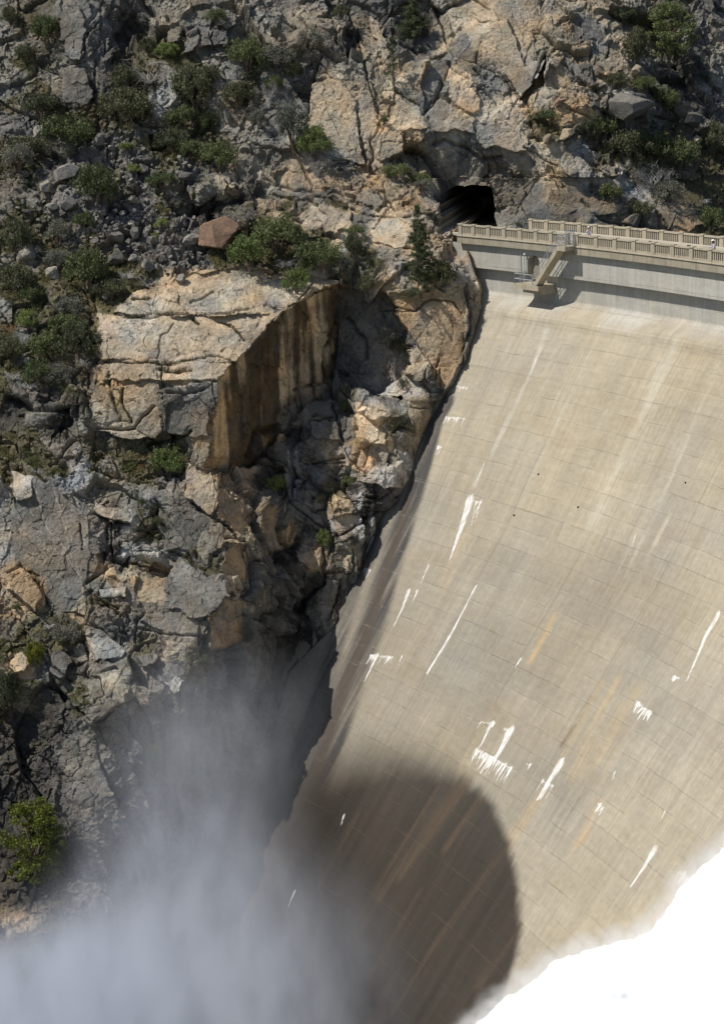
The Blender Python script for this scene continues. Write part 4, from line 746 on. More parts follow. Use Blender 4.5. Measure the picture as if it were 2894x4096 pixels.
def mat_rock(name='granite'):
    N = NT(name); p = pos(N); base = N.attr('rock', 'Color'); ms = N.attr('moss')
    f = N.noise(p, 3.5, 8, .7); g = N.noise(p, .55, 6, .6)
    c = N.mix(.8, base, N.mix(N.ramp(f, .3, .7), (.28, .28, .285), (.70, .69, .67)), 'OVERLAY')
    c = N.mix(N.math('MULTIPLY', N.ramp(g, .55, .7), .35), c, (.14, .135, .13))
    v = N.n('ShaderNodeTexVoronoi', feature='DISTANCE_TO_EDGE'); v.inputs['Scale'].default_value = .75
    wv_ = N.n('ShaderNodeVectorMath', operation='MULTIPLY_ADD'); N.t.links.new(N.noise(p, .9, 4, .6, 1), wv_.inputs[0]); wv_.inputs[1].default_value = (1.6, 1.6, 1.6); N.t.links.new(N.vmul(p, (1, 1, .6)), wv_.inputs[2]); N.t.links.new(wv_.outputs[0], v.inputs['Vector'])
    ck = N.math('SUBTRACT', 1., N.math('MULTIPLY', v.outputs[0], 1/.022), clamp=True); ck = N.math('MULTIPLY', ck, N.ramp(N.noise(p, .6, 3, .6), .50, .60), clamp=True)
    c = N.mix(N.math('MULTIPLY', ck, .75), c, (.05, .045, .035))
    mc = N.mix(N.ramp(N.noise(p, 2.3, 5, .7), .35, .65), (.030, .034, .012), (.135, .115, .055))
    c = N.mix(N.math('MINIMUM', N.math('MULTIPLY', ms, N.ramp(N.noise(p, 5, 4, .7), .25, .55), clamp=True), .95), c, mc)
    N.col(c); N.b.inputs['Roughness'].default_value = .85
    N.bump(N.math('SUBTRACT', N.math('MULTIPLY', f, 1.2), ck), .9, .16); return N.m
M_ROCK = mat_rock()
hill = link('mountainside', me, M_ROCK); tag(hill, 'steep fractured granite mountainside with ledges, cliffs and a dark gully', kind='structure')
# tunnel interior is the pushed-in rock; a dark back wall closes it
HITG = PT.reshape(NV, NU, 3)
def ground(px, py):
    """the point of the finished rock surface seen at a photo position"""
    i = int(np.clip(np.searchsorted(gx, px), 1, NU-2)); j = int(np.clip(np.searchsorted(gy, py), 1, NV-2)); return HITG[j, i]

# ================================================================== BOULDERS
def mat_boulder(name, c1, c2):
    N = NT(name); p = objc(N); oi = N.n('ShaderNodeObjectInfo'); g = pos(N)
    c = N.mix(N.ramp(N.noise(g, 1.1, 6, .65), .3, .7), c1, c2)
    c = N.mix(.8, c, N.mix(N.ramp(N.noise(g, 5, 6, .7), .3, .7), (.3, .3, .3), (.7, .7, .7)), 'OVERLAY')
    c = N.mix(1., c, N.mix(oi.outputs['Random'], (.55, .55, .57), (1.4, 1.37, 1.3)), 'MULTIPLY')
    c = N.mix(N.math('MULTIPLY', N.ramp(N.noise(g, .8, 4, .7), .56, .64), .4, clamp=True), c, (.08, .085, .06)); N.col(c); N.b.inputs['Roughness'].default_value = .88; N.bump(N.noise(g, 6, 5, .7), .6, .08); return N.m
MB_D = mat_boulder('dark_scree_stone', (.12, .116, .11), (.22, .21, .195)); MB_G = mat_boulder('grey_boulder_stone', (.14, .135, .127), (.23, .215, .185))
MB_T = mat_boulder('tan_boulder_stone', (.32, .26, .185), (.22, .19, .15)); MB_R = mat_boulder('reddish_boulder_stone', (.27, .165, .11), (.20, .145, .11)); MB_L = mat_boulder('pale_boulder_stone', (.34, .315, .27), (.25, .23, .195))
def ico(sub):
    import bmesh
    bm = bmesh.new(); bmesh.ops.create_icosphere(bm, subdivisions=sub, radius=1.0); bm.verts.ensure_lookup_table()
    v = np.array([q.co[:] for q in bm.verts]); f = [[q.index for q in g.verts] for g in bm.faces]; bm.free(); return v, f
IV, IF = ico(4); IV5, IF5 = ico(5)
def stone(seed, mat, sub=4, squash=(1, .8, .75), ncut=13, rough=.05):
    rg = np.random.default_rng(seed); V, Fc = (IV, IF) if sub == 4 else (IV5, IF5)
    n = rg.normal(size=(ncut, 3)); n /= np.linalg.norm(n, axis=1)[:, None]; d = rg.uniform(.48, .82, ncut)
    dt = V@n.T; r = np.where(dt > .05, d/np.maximum(dt, .05), 9).min(1); r = np.minimum(r, 1.05)
    v = V*r[:, None]; v = v*(1+rough*fbm(v+seed*7.3, .55, 4, seed)[:, None]*1.6); v = v*np.array(squash)
    me = bpy.data.meshes.new('boulder'); me.from_pydata(v.tolist(), [], Fc); me.update(); me.materials.append(mat); return me
def place_stone(me, px, py, wpx, label, name='boulder', group=None, rot=None, sink=.3, dz=0):
    g = ground(px, py+wpx*.15); Dg = float((g-CAM)@FW); r = wpx*.5/(F/S/Dg)
    o = bpy.data.objects.new(name, me); COL.objects.link(o); o.location = Vector(g)+Vector((0, 0, r*sink+dz))-Vector(FW)*r*.25
    o.scale = (r, r, r); o.rotation_euler = rot if rot else (rng.uniform(-.6, .6), rng.uniform(-.6, .6), rng.uniform(0, 6.28)); tag(o, label, 'boulder', group); return o
BIG = [(488, 530, 108, MB_R, 'large reddish brown boulder at the foot of the scree'), (158, 462, 66, MB_D, 'big dark flat-topped boulder left of the tall green bush'), (150, 386, 78, MB_D, 'long dark leaning boulder above the flat-topped one'),
    (104, 416, 56, MB_G, 'grey rounded boulder left of the tall green bush, below the dark one'), (90, 288, 56, MB_L, 'pale slab-like boulder with white veins, upper left'), (221, 316, 42, MB_G, 'grey boulder with a light top at the head of the scree'),
    (240, 352, 32, MB_D, 'curved dark boulder in the upper scree'), (193, 350, 32, MB_G, 'grey boulder wedged in the upper scree beside the curved one'), (321, 373, 34, MB_D, 'dark block in the middle of the upper scree'),
    (302, 449, 34, MB_G, 'grey block on the bare patch of the scree'), (287, 494, 32, MB_L, 'light grey flat block lying across the scree'), (301, 520, 36, MB_G, 'grey upright block in the lower scree'), (337, 531, 36, MB_G, 'wide grey block in the lower scree'),
    (262, 534, 46, MB_D, 'long dark block in the lower scree'), (426, 532, 48, MB_D, 'dark rounded boulder left of the reddish one'), (256, 574, 44, MB_G, 'tall pale-edged block at the lower scree margin'), (297, 572, 28, MB_D, 'squat dark block at the lower scree margin'),
    (325, 588, 34, MB_L, 'pale flat block at the bottom of the scree'), (364, 572, 34, MB_G, 'grey block beneath the lower scree, right of the pale one'), (447, 586, 44, MB_T, 'tan broken block under the reddish boulder'), (122, 618, 44, MB_G, 'lone grey boulder among the left bushes'),
    (508, 258, 30, MB_G, 'narrow standing rock pillar on the upper slope'), (262, 632, 32, MB_G, 'grey block by the bleached brush'), (405, 625, 30, MB_G, 'grey block at the top edge of the tan slab'),
    (1410, 240, 104, MB_G, 'largest rounded grey boulder on the right-hand ledge'), (1424, 163, 50, MB_T, 'tan wedge-shaped boulder above the largest rounded one'), (1270, 299, 42, MB_T, 'egg-shaped tan boulder on the shrubby ledge'), (1225, 316, 28, MB_T, 'small brownish boulder left of the egg-shaped one'),
    (1190, 329, 26, MB_G, 'small grey boulder at the left end of the shrubby ledge'), (1418, 494, 56, MB_T, 'low tan boulder just behind the far balustrade'), (1556, 320, 36, MB_T, 'tan boulder between the right-hand bushes'), (1536, 278, 54, MB_G, 'dark grey boulder below the right-hand crag'),
    (1585, 281, 36, MB_L, 'pale boulder near the right border'), (1252, 232, 34, MB_R, 'brownish block on the tan ledge'), (1358, 212, 20, MB_G, 'small grey stone left of the largest rounded boulder'), (1330, 238, 30, MB_G, 'pale grey block left of the largest rounded boulder'),
    (1420, 445, 30, MB_T, 'tan block under the grey right-hand brush'), (60, 560, 60, MB_L, 'pale broken outcrop boulder at the left border'), (60, 800, 26, MB_L, 'pale stone beside the left thicket'), (80, 815, 24, MB_G, 'grey stone beside the left thicket'),
    (120, 570, 30, MB_D, 'dark stone half hidden by the left bushes'), (236, 664, 22, MB_L, 'small pale stone at the left tip of the tan slab')]
for i, (px, py, wp_, m_, lb) in enumerate(BIG):
    sq = [(1, .85, .8), (1, .9, .62), (1.1, .8, .7), (.9, .9, .95)][i % 4]
    if 'large reddish' in lb: sq = (.95, .85, 1.0)
    if 'pillar' in lb: sq = (.5, .5, 1.7)
    if 'rounded' in lb: sq = (1.05, .95, .85)
    place_stone(stone(200+i, m_, 5, sq, 16 if 'rounded' not in lb else 30, .06), px, py, wp_, lb)
protos = [stone(20+k, MB_D if k % 3 else MB_G, 4, [(1, .75, .6), (1, .9, .8), (1.1, .6, .55)][k % 3], 9+k % 4, .05) for k in range(9)]
TAL = np.array([(215, 325), (300, 318), (330, 345), (440, 345), (470, 375), (440, 405), (350, 415), (330, 440), (400, 470), (440, 500), (450, 560), (420, 600), (350, 605), (300, 590), (230, 570), (190, 520), (130, 500), (30, 470), (30, 400), (90, 360), (170, 365)], float)
def inpoly(px, py, Q):
    ins = False
    for i in range(len(Q)):
        a, b = Q[i], Q[(i+1) % len(Q)]
        if (a[1] > py) != (b[1] > py) and px < (b[0]-a[0])*(py-a[1])/(b[1]-a[1])+a[0]: ins = not ins
    return ins
n = 0; used = []
while n < 252:
    px, py = rng.uniform(20, 480), rng.uniform(310, 610)
    if not inpoly(px, py, TAL): continue
    wpx = 10+rng.pareto(2.0)*9; wpx = min(wpx, 40)
    if any((px-a)**2+(py-b)**2 < ((wpx+c)*.36)**2 for a, b, c in used) or any((px-b[0])**2+(py-b[1])**2 < ((wpx*.4+b[2]*.35))**2 for b in BIG): 
        if rng.uniform() < .93: continue
    used.append((px, py, wpx)); me_ = protos[int(rng.integers(9))]; big_ = wpx > 18
    place_stone(me_, px, py, wpx, 'angular dark grey stone, medium-sized, lying in the scree slope' if big_ else 'small angular dark grey stone lying in the scree slope', 'scree_stone', 'medium scree stones' if big_ else 'small scree stones'); n += 1
# ================================================================== VEGETATION
def mat_leaf(name, c1, c2):
    N = NT(name); g = pos(N); oi = N.n('ShaderNodeObjectInfo')
    c = N.mix(N.ramp(N.noise(g, 1.6, 3, .6), .32, .68), c1, c2); c = N.mix(1., c, N.mix(oi.outputs['Random'], (.85, .9, .95), (1.35, 1.28, 1.3)), 'MULTIPLY')
    N.col(c); N.b.inputs['Roughness'].default_value = .7
    tr = N.n('ShaderNodeBsdfTranslucent'); N.put(tr.inputs[0], c); mx = N.n('ShaderNodeMixShader'); mx.inputs[0].default_value = .22
    N.t.links.new(N.b.outputs[0], mx.inputs[1]); N.t.links.new(tr.outputs[0], mx.inputs[2]); N.t.links.new(mx.outputs[0], N.out.inputs[0]); return N.m
LM = {'dark': mat_leaf('dark_olive_leaves', (.080, .088, .046), (.125, .13, .07)), 'green': mat_leaf('green_leaves', (.095, .118, .048), (.15, .172, .072)), 'bright': mat_leaf('bright_leaves', (.14, .18, .06), (.20, .235, .08)),
      'grey': mat_leaf('grey_green_leaves', (.15, .155, .115), (.21, .21, .165)), 'dry': mat_leaf('dry_twigs', (.20, .19, .17), (.30, .28, .25)), 'pine': mat_leaf('pine_needles', (.065, .085, .042), (.105, .125, .06)), 'lime': mat_leaf('lime_leaves', (.105, .125, .022), (.17, .18, .032))}
M_BARK = flat('grey_brown_bark', (.14, .11, .085), .95); M_DEAD = flat('bleached_dead_wood', (.42, .40, .38), .9)
def leaves_mesh(name, mat, pts, size, rg, up=.35, asp=.55):
    """many small leaf faces at the given points"""
    n = len(pts); a = rg.normal(size=(n, 3)); a /= np.linalg.norm(a, axis=1)[:, None]; b = rg.normal(size=(n, 3)); b[:, 2] += up; b -= a*(a*b).sum(1)[:, None]; b /= np.linalg.norm(b, axis=1)[:, None]
    s_ = (size*rg.uniform(.6, 1.4, n))[:, None]; c = np.array(pts)
    v = np.stack([c-a*s_, c+b*s_*asp, c+a*s_, c-b*s_*asp], 1).reshape(-1, 3)
    me = bpy.data.meshes.new(name); me.vertices.add(4*n); me.vertices.foreach_set('co', v.astype(np.float32).ravel()); me.loops.add(4*n); me.polygons.add(n)
    me.loops.foreach_set('vertex_index', np.arange(4*n, dtype=np.int32)); me.polygons.foreach_set('loop_start', np.arange(0, 4*n, 4, dtype=np.int32)); me.update(calc_edges=True); me.materials.append(mat); return me
def bush_points(rg, ncl, per, flat_=.8, spread=1.):
    P_ = []
    for k in range(ncl):
        t = rg.uniform(0, 6.28); u = rg.uniform(-.35, 1); rad = (1-max(u, 0)**2*.75)**.5*rg.uniform(.35, 1)*spread
        c = np.array([rad*math.cos(t), rad*math.sin(t), .55+u*.5*flat_]); r = rg.uniform(.13, .30)
        q = rg.normal(size=(per, 3)); q /= np.linalg.norm(q, axis=1)[:, None]; P_.append(c+q*(r*rg.uniform(.25, 1.15, (per, 1)))*np.array([1.05, 1.05, .85]))
    return np.concatenate(P_)
def stems(rg, n=7, h=.8, r=.035):
    mb = MB()
    for k in range(n):
        t = rg.uniform(0, 6.28); l = rg.uniform(.4, 1); p0 = Vector((0, 0, -.25)); p1 = Vector((math.cos(t)*.25*l, math.sin(t)*.25*l, h*.35)); p2 = Vector((math.cos(t+.3)*.65*l, math.sin(t+.3)*.65*l, h*l)); mb.tube(p0, p1, r, r*.7, 5); mb.tube(p1, p2, r*.7, r*.25, 5)
        for j in range(2): q = p1.lerp(p2, .3+.3*j); mb.tube(q, q+Vector((rg.uniform(-.3, .3), rg.uniform(-.3, .3), .25)), r*.4, r*.15, 4)
    return mb
BP = {}
for ki, kind in enumerate(LM):
    if kind == 'pine': continue
    for v_ in range(3):
        rg = np.random.default_rng(300+ki*10+v_); dry = kind == 'dry'
        pts_ = bush_points(rg, 44 if not dry else 20, 85 if not dry else 40, .8, .98)
        a_ = .043 if kind != 'grey' else .036
        m1 = leaves_mesh('foliage', LM[kind], pts_, a_ if not dry else .10, rg, .4 if not dry else 1.6, .6 if not dry else .07); mb = stems(rg, 8 if not dry else 14, .9); me2 = bpy.data.meshes.new('stem'); me2.from_pydata(mb.v, [], mb.f); me2.materials.append(M_BARK if not dry else M_DEAD); BP[kind, v_] = (m1, me2)
def up_base(px, py): return Vector(ground(px, py))
def shrub(px, py, wpx, hpx, kind, label, i, name='shrub', cat='shrub', group=None):
    base = up_base(px, py+hpx*.42); Dg = float((np.array(base)-CAM)@FW); k = Dg/(F/S); r = wpx*k*.5; hz = hpx*k*.5
    e = empty(name, base-Vector((0, 0, hz*.12)), rng.uniform(0, 6.28)); e.scale = (r, r, hz*1.75); tag(e, label, cat, group)
    m1, m2 = BP[kind, i % 3]
    for nm, m_ in (('foliage', m1), ('stem', m2)): o = bpy.data.objects.new(nm, m_); COL.objects.link(o); o.parent = e
    return e
SH = [(103, 66, 52, 62, 'green', 'round green bush against the grey pillar, top left'), (62, 125, 42, 38, 'dark', 'small dark bush under the round one at the far upper left'), (25, 40, 40, 40, 'dark', 'dark bush in the top left corner'), (93, 243, 84, 52, 'dark', 'wide olive bush above the pale veined slab'),
    (152, 285, 100, 80, 'green', 'large green bush right of the pale veined slab'), (135, 322, 62, 50, 'grey', 'grey-green bush at the foot of the large green one'), (60, 322, 84, 50, 'dark', 'low dark bush by the left border, above the grey-green one'), (42, 362, 64, 62, 'grey', 'grey-green rounded bush at the left border beside the scree'),
    (280, 248, 96, 82, 'dark', 'big dark olive bush under the bleached branches'), (277, 178, 60, 66, 'dark', 'dark bush left of the bleached branches'), (442, 200, 92, 88, 'dark', 'big dark bush right of the bleached branches'), (556, 132, 78, 78, 'green', 'green bush left of the crevice, high on the wall'),
    (536, 212, 62, 52, 'dark', 'dark bush on the grey wall below the high green one'), (622, 128, 70, 52, 'grey', 'grey-green bush in the upper centre, left of the dark cleft'), (692, 92, 58, 62, 'grey', 'grey-green bush beside the dark cleft'), (660, 150, 40, 40, 'dark', 'small dark bush below the one beside the cleft'),
    (408, 262, 70, 48, 'green', 'green bush in the middle of the slope thicket'), (384, 312, 70, 54, 'dark', 'rounded olive bush at the head of the scree, left of the pair'), (468, 262, 50, 50, 'green', 'green bush at the right of the slope thicket'), (428, 334, 64, 46, 'green', 'middle rounded bush bordering the scree'),
    (486, 344, 68, 60, 'green', 'right rounded bush bordering the scree'), (216, 424, 78, 98, 'green', 'tall green bush amid the dark boulders'), (582, 272, 40, 40, 'grey', 'pale grey bush on the fractured wall left of the big slab'), (600, 210, 50, 60, 'dry', 'dry grey brush on the fractured wall'), (612, 190, 40, 42, 'green', 'green tuft in the dry brush on the fractured wall'),
    (658, 290, 66, 86, 'grey', 'grey bush at the foot of the big grey slab, left one'), (706, 322, 62, 72, 'bright', 'bright green bush at the foot of the big grey slab'), (710, 372, 70, 40, 'dry', 'dry grey brush below the bright bush'), (887, 384, 60, 34, 'green', 'low green bush at the foot of the tan wall'), (905, 368, 46, 36, 'dry', 'dry brush behind the low green bush'),
    (943, 398, 44, 32, 'green', 'small green bush on the knob, left of the tunnel'), (945, 416, 38, 20, 'grey', 'small grey-green bush on the knob crest'), (862, 268, 18, 16, 'green', 'tiny green tuft in a crevice of the tan wall'), (40, 525, 64, 88, 'dark', 'tall dark bush at the left border beside the scree'), (130, 515, 60, 52, 'grey', 'grey-green bush left of the lower scree'),
    (186, 498, 42, 36, 'green', 'small green bush at the left scree edge'), (197, 606, 92, 92, 'green', 'large green bush below the scree, left'), (132, 576, 56, 46, 'grey', 'grey bush left of the large green one below the scree'), (42, 620, 74, 62, 'dark', 'dark bush at the left border, mid slope'), (70, 655, 44, 40, 'green', 'green bush under the dark border bush'),
    (245, 650, 62, 46, 'dark', 'rounded olive bush at the left tip of the tan slab'), (62, 713, 46, 42, 'bright', 'small bright round bush on the left slope'), (160, 690, 66, 44, 'grey', 'pale grey bush between the stones, left slope'), (110, 765, 80, 74, 'green', 'left part of the big thicket beside the tan slab'), (178, 762, 84, 84, 'dark', 'dark right part of the big thicket beside the tan slab'), (150, 735, 70, 50, 'green', 'upper part of the big thicket beside the tan slab'),
    (30, 780, 54, 56, 'dark', 'dark bush at the left border by the thicket'), (84, 828, 62, 48, 'green', 'low green bush below the big thicket, left'), (128, 832, 60, 52, 'grey', 'low grey-green bush below the big thicket, right'), (560, 566, 82, 70, 'bright', 'bright green bush right of the reddish boulder, front'), (622, 524, 100, 82, 'green', 'bigger green bush behind the bright one'),
    (532, 492, 82, 48, 'dry', 'dry grey brush above the reddish boulder'), (712, 574, 92, 64, 'green', 'dome-shaped green bush above the overhang edge'), (666, 632, 56, 54, 'bright', 'bright bush hanging over the slab edge'), (690, 600, 44, 40, 'green', 'small green bush between the dome-shaped and the hanging one'), (796, 556, 46, 50, 'dark', 'dark bush on the ledge left of the conifer'),
    (797, 522, 40, 24, 'green', 'small green bush on the bench top'), (832, 617, 46, 48, 'dark', 'dark bush on the cliff lip left of the conifer'), (786, 602, 40, 54, 'grey', 'grey bush in the notch above the overhang'), (760, 600, 40, 40, 'dry', 'dry brush in the notch above the overhang'), (985, 612, 62, 62, 'dark', 'dark bush at the right foot of the conifer'), (870, 752, 62, 48, 'grey', 'olive bush clinging to the inner cliff'), (895, 775, 34, 36, 'dark', 'dark tuft under the olive cliff bush'),
    (902, 860, 26, 26, 'grey', 'small olive plant low on the inner cliff'), (770, 890, 26, 26, 'green', 'small green plant on the shelf in the gully'), (372, 1018, 66, 66, 'bright', 'feathery bright bush under the overhanging block'), (612, 1082, 52, 38, 'bright', 'bright plant deep in the shaded gully'), (725, 1208, 32, 48, 'bright', 'green creeper on the gully blocks'),
    (775, 1072, 28, 22, 'green', 'small plant on the damp gully ledge'), (740, 1402, 50, 40, 'green', 'green growth where the gully meets the dam'), (800, 1290, 26, 18, 'green', 'small plant by the gully notch at the dam edge'), (150, 1408, 62, 54, 'grey', 'blue-green bush on the lower left slope'), (78, 1462, 44, 60, 'lime', 'yellowish bush on the lower left slope'),
    (460, 1476, 36, 26, 'green', 'small green plant in the thin mist'), (38, 1362, 16, 14, 'green', 'tiny round plant below the tan rock, left border'), (25, 1560, 50, 110, 'dark', 'tall dark bush on the lower left border'), (352, 1165, 24, 18, 'dark', 'dark cushion plant on the grey wall'), (318, 1124, 16, 18, 'green', 'bright little cushion plant on the grey wall'), (340, 1690, 44, 56, 'green', 'green sapling seen through the mist'),
    (1428, 106, 50, 84, 'dark', 'dark bush at the left side of the big oak'), (1382, 180, 50, 36, 'dark', 'dark bush left of the tan wedge-shaped boulder'), (1443, 190, 44, 38, 'green', 'olive bush above the largest rounded boulder'), (1492, 222, 52, 62, 'green', 'green bush right of the largest rounded boulder'), (1222, 262, 62, 32, 'green', 'low green bush at the left end of the right-hand ledge'),
    (1322, 286, 50, 42, 'dark', 'dark bush in the middle of the right-hand ledge'), (1354, 282, 48, 50, 'green', 'green bush in the middle of the right-hand ledge'), (1408, 320, 84, 60, 'dark', 'wide dark bush under the largest rounded boulder'), (1466, 318, 66, 60, 'green', 'green bush in the right-hand thicket'), (1512, 350, 84, 72, 'green', 'brightest bush of the right-hand thicket'), (1462, 396, 84, 66, 'dry', 'dry grey brush under the right-hand thicket'),
    (1496, 430, 62, 46, 'grey', 'grey-green brush above the slanting slab'), (1366, 430, 44, 44, 'green', 'dark green bush on the tan rock above the balustrade'), (1592, 318, 46, 76, 'dark', 'tall dark bush at the right border'), (1592, 492, 52, 56, 'green', 'green bush at the right border behind the balustrade'), (1438, 470, 50, 40, 'dark', 'dark bush behind the balustrade in the rock cleft'), (1535, 392, 50, 30, 'grey', 'low grey bush at the right of the thicket'),
    (1405, 30, 50, 40, 'dark', 'dark bush at the top border left of the big oak'), (1100, 500, 24, 12, 'bright', 'small grassy plant at the tunnel mouth'), (1160, 498, 10, 8, 'green', 'tiny plant at the wall foot by the tunnel'), (760, 40, 34, 26, 'dark', 'dark tuft at the head of the cleft'), (375, 105, 50, 34, 'bright', 'bright low plants on the top left ledge'), (330, 95, 34, 36, 'dark', 'dark bush under the black hollow'),
    (485, 35, 40, 34, 'green', 'green bush at the top border above the grey blocks'), (640, 470, 30, 16, 'dark', 'flat dark plant on the bench'), (470, 165, 60, 34, 'dark', 'dark bush above the big dark one, right of the bleached branches'), (348, 520, 22, 16, 'bright', 'bright tuft in the lower scree'), (285, 330, 34, 18, 'bright', 'bright tuft at the scree head'), (298, 382, 30, 20, 'bright', 'bright tuft in the middle scree'), (365, 408, 60, 36, 'green', 'loose green patch bush beside the scree'), (400, 448, 40, 26, 'grey', 'grey patch bush beside the scree'), (364, 500, 34, 24, 'bright', 'yellow-green tuft above the wide grey block')]
for i, (px, py, wp_, hp_, kd, lb) in enumerate(SH): shrub(px, py, wp_*1.22, hp_*1.16, kd, lb, i)
# big broadleaf trees
def tree(px, py, wpx, hpx, kind, label, seed, trunk=.25, ncl=85):
    rg = np.random.default_rng(seed); base = up_base(px, py+hpx*.5); Dg = float((np.array(base)-CAM)@FW); k = Dg/(F/S); w_, h_ = wpx*k*.5, hpx*k
    e = empty('broadleaf_tree', base); tag(e, label, 'tree'); mb = MB(); mb.tube((0, 0, -.6), (.1, 0, h_*.35), .22, .15, 8); P_ = []
    for c in range(9):
        t = c*2.4; q = Vector((math.cos(t)*w_*.5, math.sin(t)*w_*.5, h_*(.45+.045*c))); mb.tube((.1, 0, h_*(.15+.02*c)), q, .10, .03, 6)
    for c in range(ncl):
        t = rg.uniform(0, 6.28); u = rg.uniform(0, 1); rad = w_*math.sin(math.pi*(.18+.75*u))**.7*rg.uniform(.3, 1); cc = np.array([rad*math.cos(t), rad*math.sin(t), h_*(trunk+(1-trunk)*u)*.98]); r = rg.uniform(.35, .75)
        q = rg.normal(size=(110, 3)); q /= np.linalg.norm(q, axis=1)[:, None]; P_.append(cc+q*(r*rg.uniform(.4, 1.1, (110, 1)))*np.array([1, 1, .7]))
    o = link('crown', leaves_mesh('crown', LM[kind], np.concatenate(P_), .11, rg), None, e); mb.build('trunk', M_BARK, e); return e
tree(1495, 86, 140, 150, 'green', 'big dark green oak on the upper right cliff', 1)
tree(84, 1868, 160, 190, 'lime', 'sunlit yellow-green tree at the lower left beside the mist', 2, .08, 110)
def conifer(px, pyt, pyb, wpx, label, seed, dens=1., name='conifer', bare=.0):
    rg = np.random.default_rng(seed); base = up_base(px, pyb); Dg = float((np.array(base)-CAM)@FW); k = Dg/(F/S); h_ = (pyb-pyt)*k*1.03; w_ = wpx*k*.5
    e = empty(name, base); tag(e, label, 'tree'); mb = MB(); mb.tube((0, 0, -.5), (0, 0, h_*.5), .13, .08, 7); mb.tube((0, 0, h_*.5), (0, 0, h_), .08, .01, 6); P_ = []; nb = int(85*dens)
    for b in range(nb):
        u = bare+(1-bare)*rg.uniform(0, 1)**.9; z = h_*u; L = w_*(1-u)**.75*rg.uniform(.55, 1.15)+.12; t = rg.uniform(0, 6.28); a = np.array([0, 0, z]); tip = np.array([math.cos(t)*L, math.sin(t)*L, z+L*rg.uniform(-.15, .35)]); mb.tube(a, tip, .022, .008, 4)
        m_ = int(46*dens*(.5+L)); s_ = rg.uniform(.15, 1.02, m_)[:, None]; P_.append(a+(tip-a)*s_+rg.normal(size=(m_, 3))*np.array([.11, .11, .09])*(1.25-s_*.6))
    link('crown', leaves_mesh('crown', LM['pine'], np.concatenate(P_), .12, rg, .5, .22), None, e); mb.build('trunk', M_BARK, e)
conifer(942, 465, 655, 92, 'pointed dark green conifer on the cliff lip near the crest', 5, 1.5)
conifer(882, 86, 206, 56, 'thin sparse young pine standing on the tan wall', 6, .55, 'young_pine', .3)
conifer(925, 5, 82, 100, 'dark spreading conifer at the top centre', 7, 1.2)
# bleached dead brush
def dead(px, py, wpx, label, seed, n=46):
    rg = np.random.default_rng(seed); base = up_base(px, py); Dg = float((np.array(base)-CAM)@FW); k = Dg/(F/S); w_ = wpx*k*.5
    mb = MB()
    for i in range(n):
        t = rg.uniform(0, 6.28); p0 = Vector((rg.uniform(-.1, .1)*w_, rg.uniform(-.1, .1)*w_, -.1)); L = w_*rg.uniform(.5, 1.2); p1 = p0+Vector((math.cos(t)*L*.5, math.sin(t)*L*.5, L*rg.uniform(.15, .6))); t2 = t+rg.uniform(-.5, .5); p2 = p1+Vector((math.cos(t2)*L*.5, math.sin(t2)*L*.5, L*rg.uniform(-.25, .3)))
        mb.tube(p0, p1, .028, .018, 4); mb.tube(p1, p2, .018, .006, 4); q = p1.lerp(p2, .4); mb.tube(q, q+Vector((rg.uniform(-.3, .3), rg.uniform(-.3, .3), rg.uniform(0, .3)))*w_, .012, .004, 3)
    o = mb.build('dead_brush', M_DEAD); o.location = base+Vector((0, 0, .15)); tag(o, label, 'dead brush')
for i, a in enumerate([(338, 190, 100, 'sprawling bleached branches on the upper left slope'), (345, 235, 40, 'small bleached branches under the sprawling ones'), (335, 628, 70, 'bleached twigs above the left tip of the tan slab'), (285, 620, 50, 'grey twigs beside the olive bush at the slab tip'), (187, 822, 56, 'bleached twigs at the foot of the big thicket'),
    (28, 852, 48, 'bleached twigs at the left border'), (66, 870, 40, 'grey twigs above the dark hollow at the left'), (638, 596, 56, 'bleached twigs under the green bush beside the slab'), (658, 172, 36, 'bleached twigs on the upper fractured wall'), (338, 300, 34, 'pale fallen branch at the scree head'), (1458, 425, 30, 'bleached stump twigs above the slanting slab'), (110, 1408, 36, 'grey twigs beside the blue-green bush'), (108, 478, 30, 'bleached fronds on the big dark boulder'), (1578, 455, 40, 'bleached twigs by the right border'), (610, 690, 60, 'grey lichen-pale brush along the slab rim')]): dead(*a, 500+i)
# grass and low herbs: one mass
sel = np.where((moss > .5) & (up_ > .35) & (x > -20) & (x < 1650) & (y > -20) & (y < 2250) & (gap < 0) | ((moss > .5) & (up_ > .35) & (y < 400) & (y > -20) & (x > 0) & (x < 1650)))[0]
sel = sel[rng.permutation(len(sel))[:15000]]; base_ = PT[sel]+rng.normal(size=(len(sel), 3))*.08
dens_ = fbm(base_, 2.5, 3, 321); keep_ = dens_ > -.08; base_ = base_[keep_]
gp = np.repeat(base_, 7, 0)+rng.normal(size=(len(base_)*7, 3))*np.array([.12, .12, .07])+np.array([0, 0, .06])
def mat_grass():
    N = NT('grass_and_herbs'); g = pos(N); c = N.mix(N.ramp(N.noise(g, .35, 4, .7), .35, .65), (.055, .075, .02), (.13, .115, .05)); c = N.mix(N.ramp(N.noise(N.vmul(g, (1, 1.3, 1)), .28, 3, .6), .60, .66), c, (.30, .17, .09)); N.col(c); return N.m
go = link('grass', leaves_mesh('grass', mat_grass(), gp, .075, rng, 1.2, .35)); tag(go, 'patchy olive and dry grass growing on soil ledges', kind='stuff')
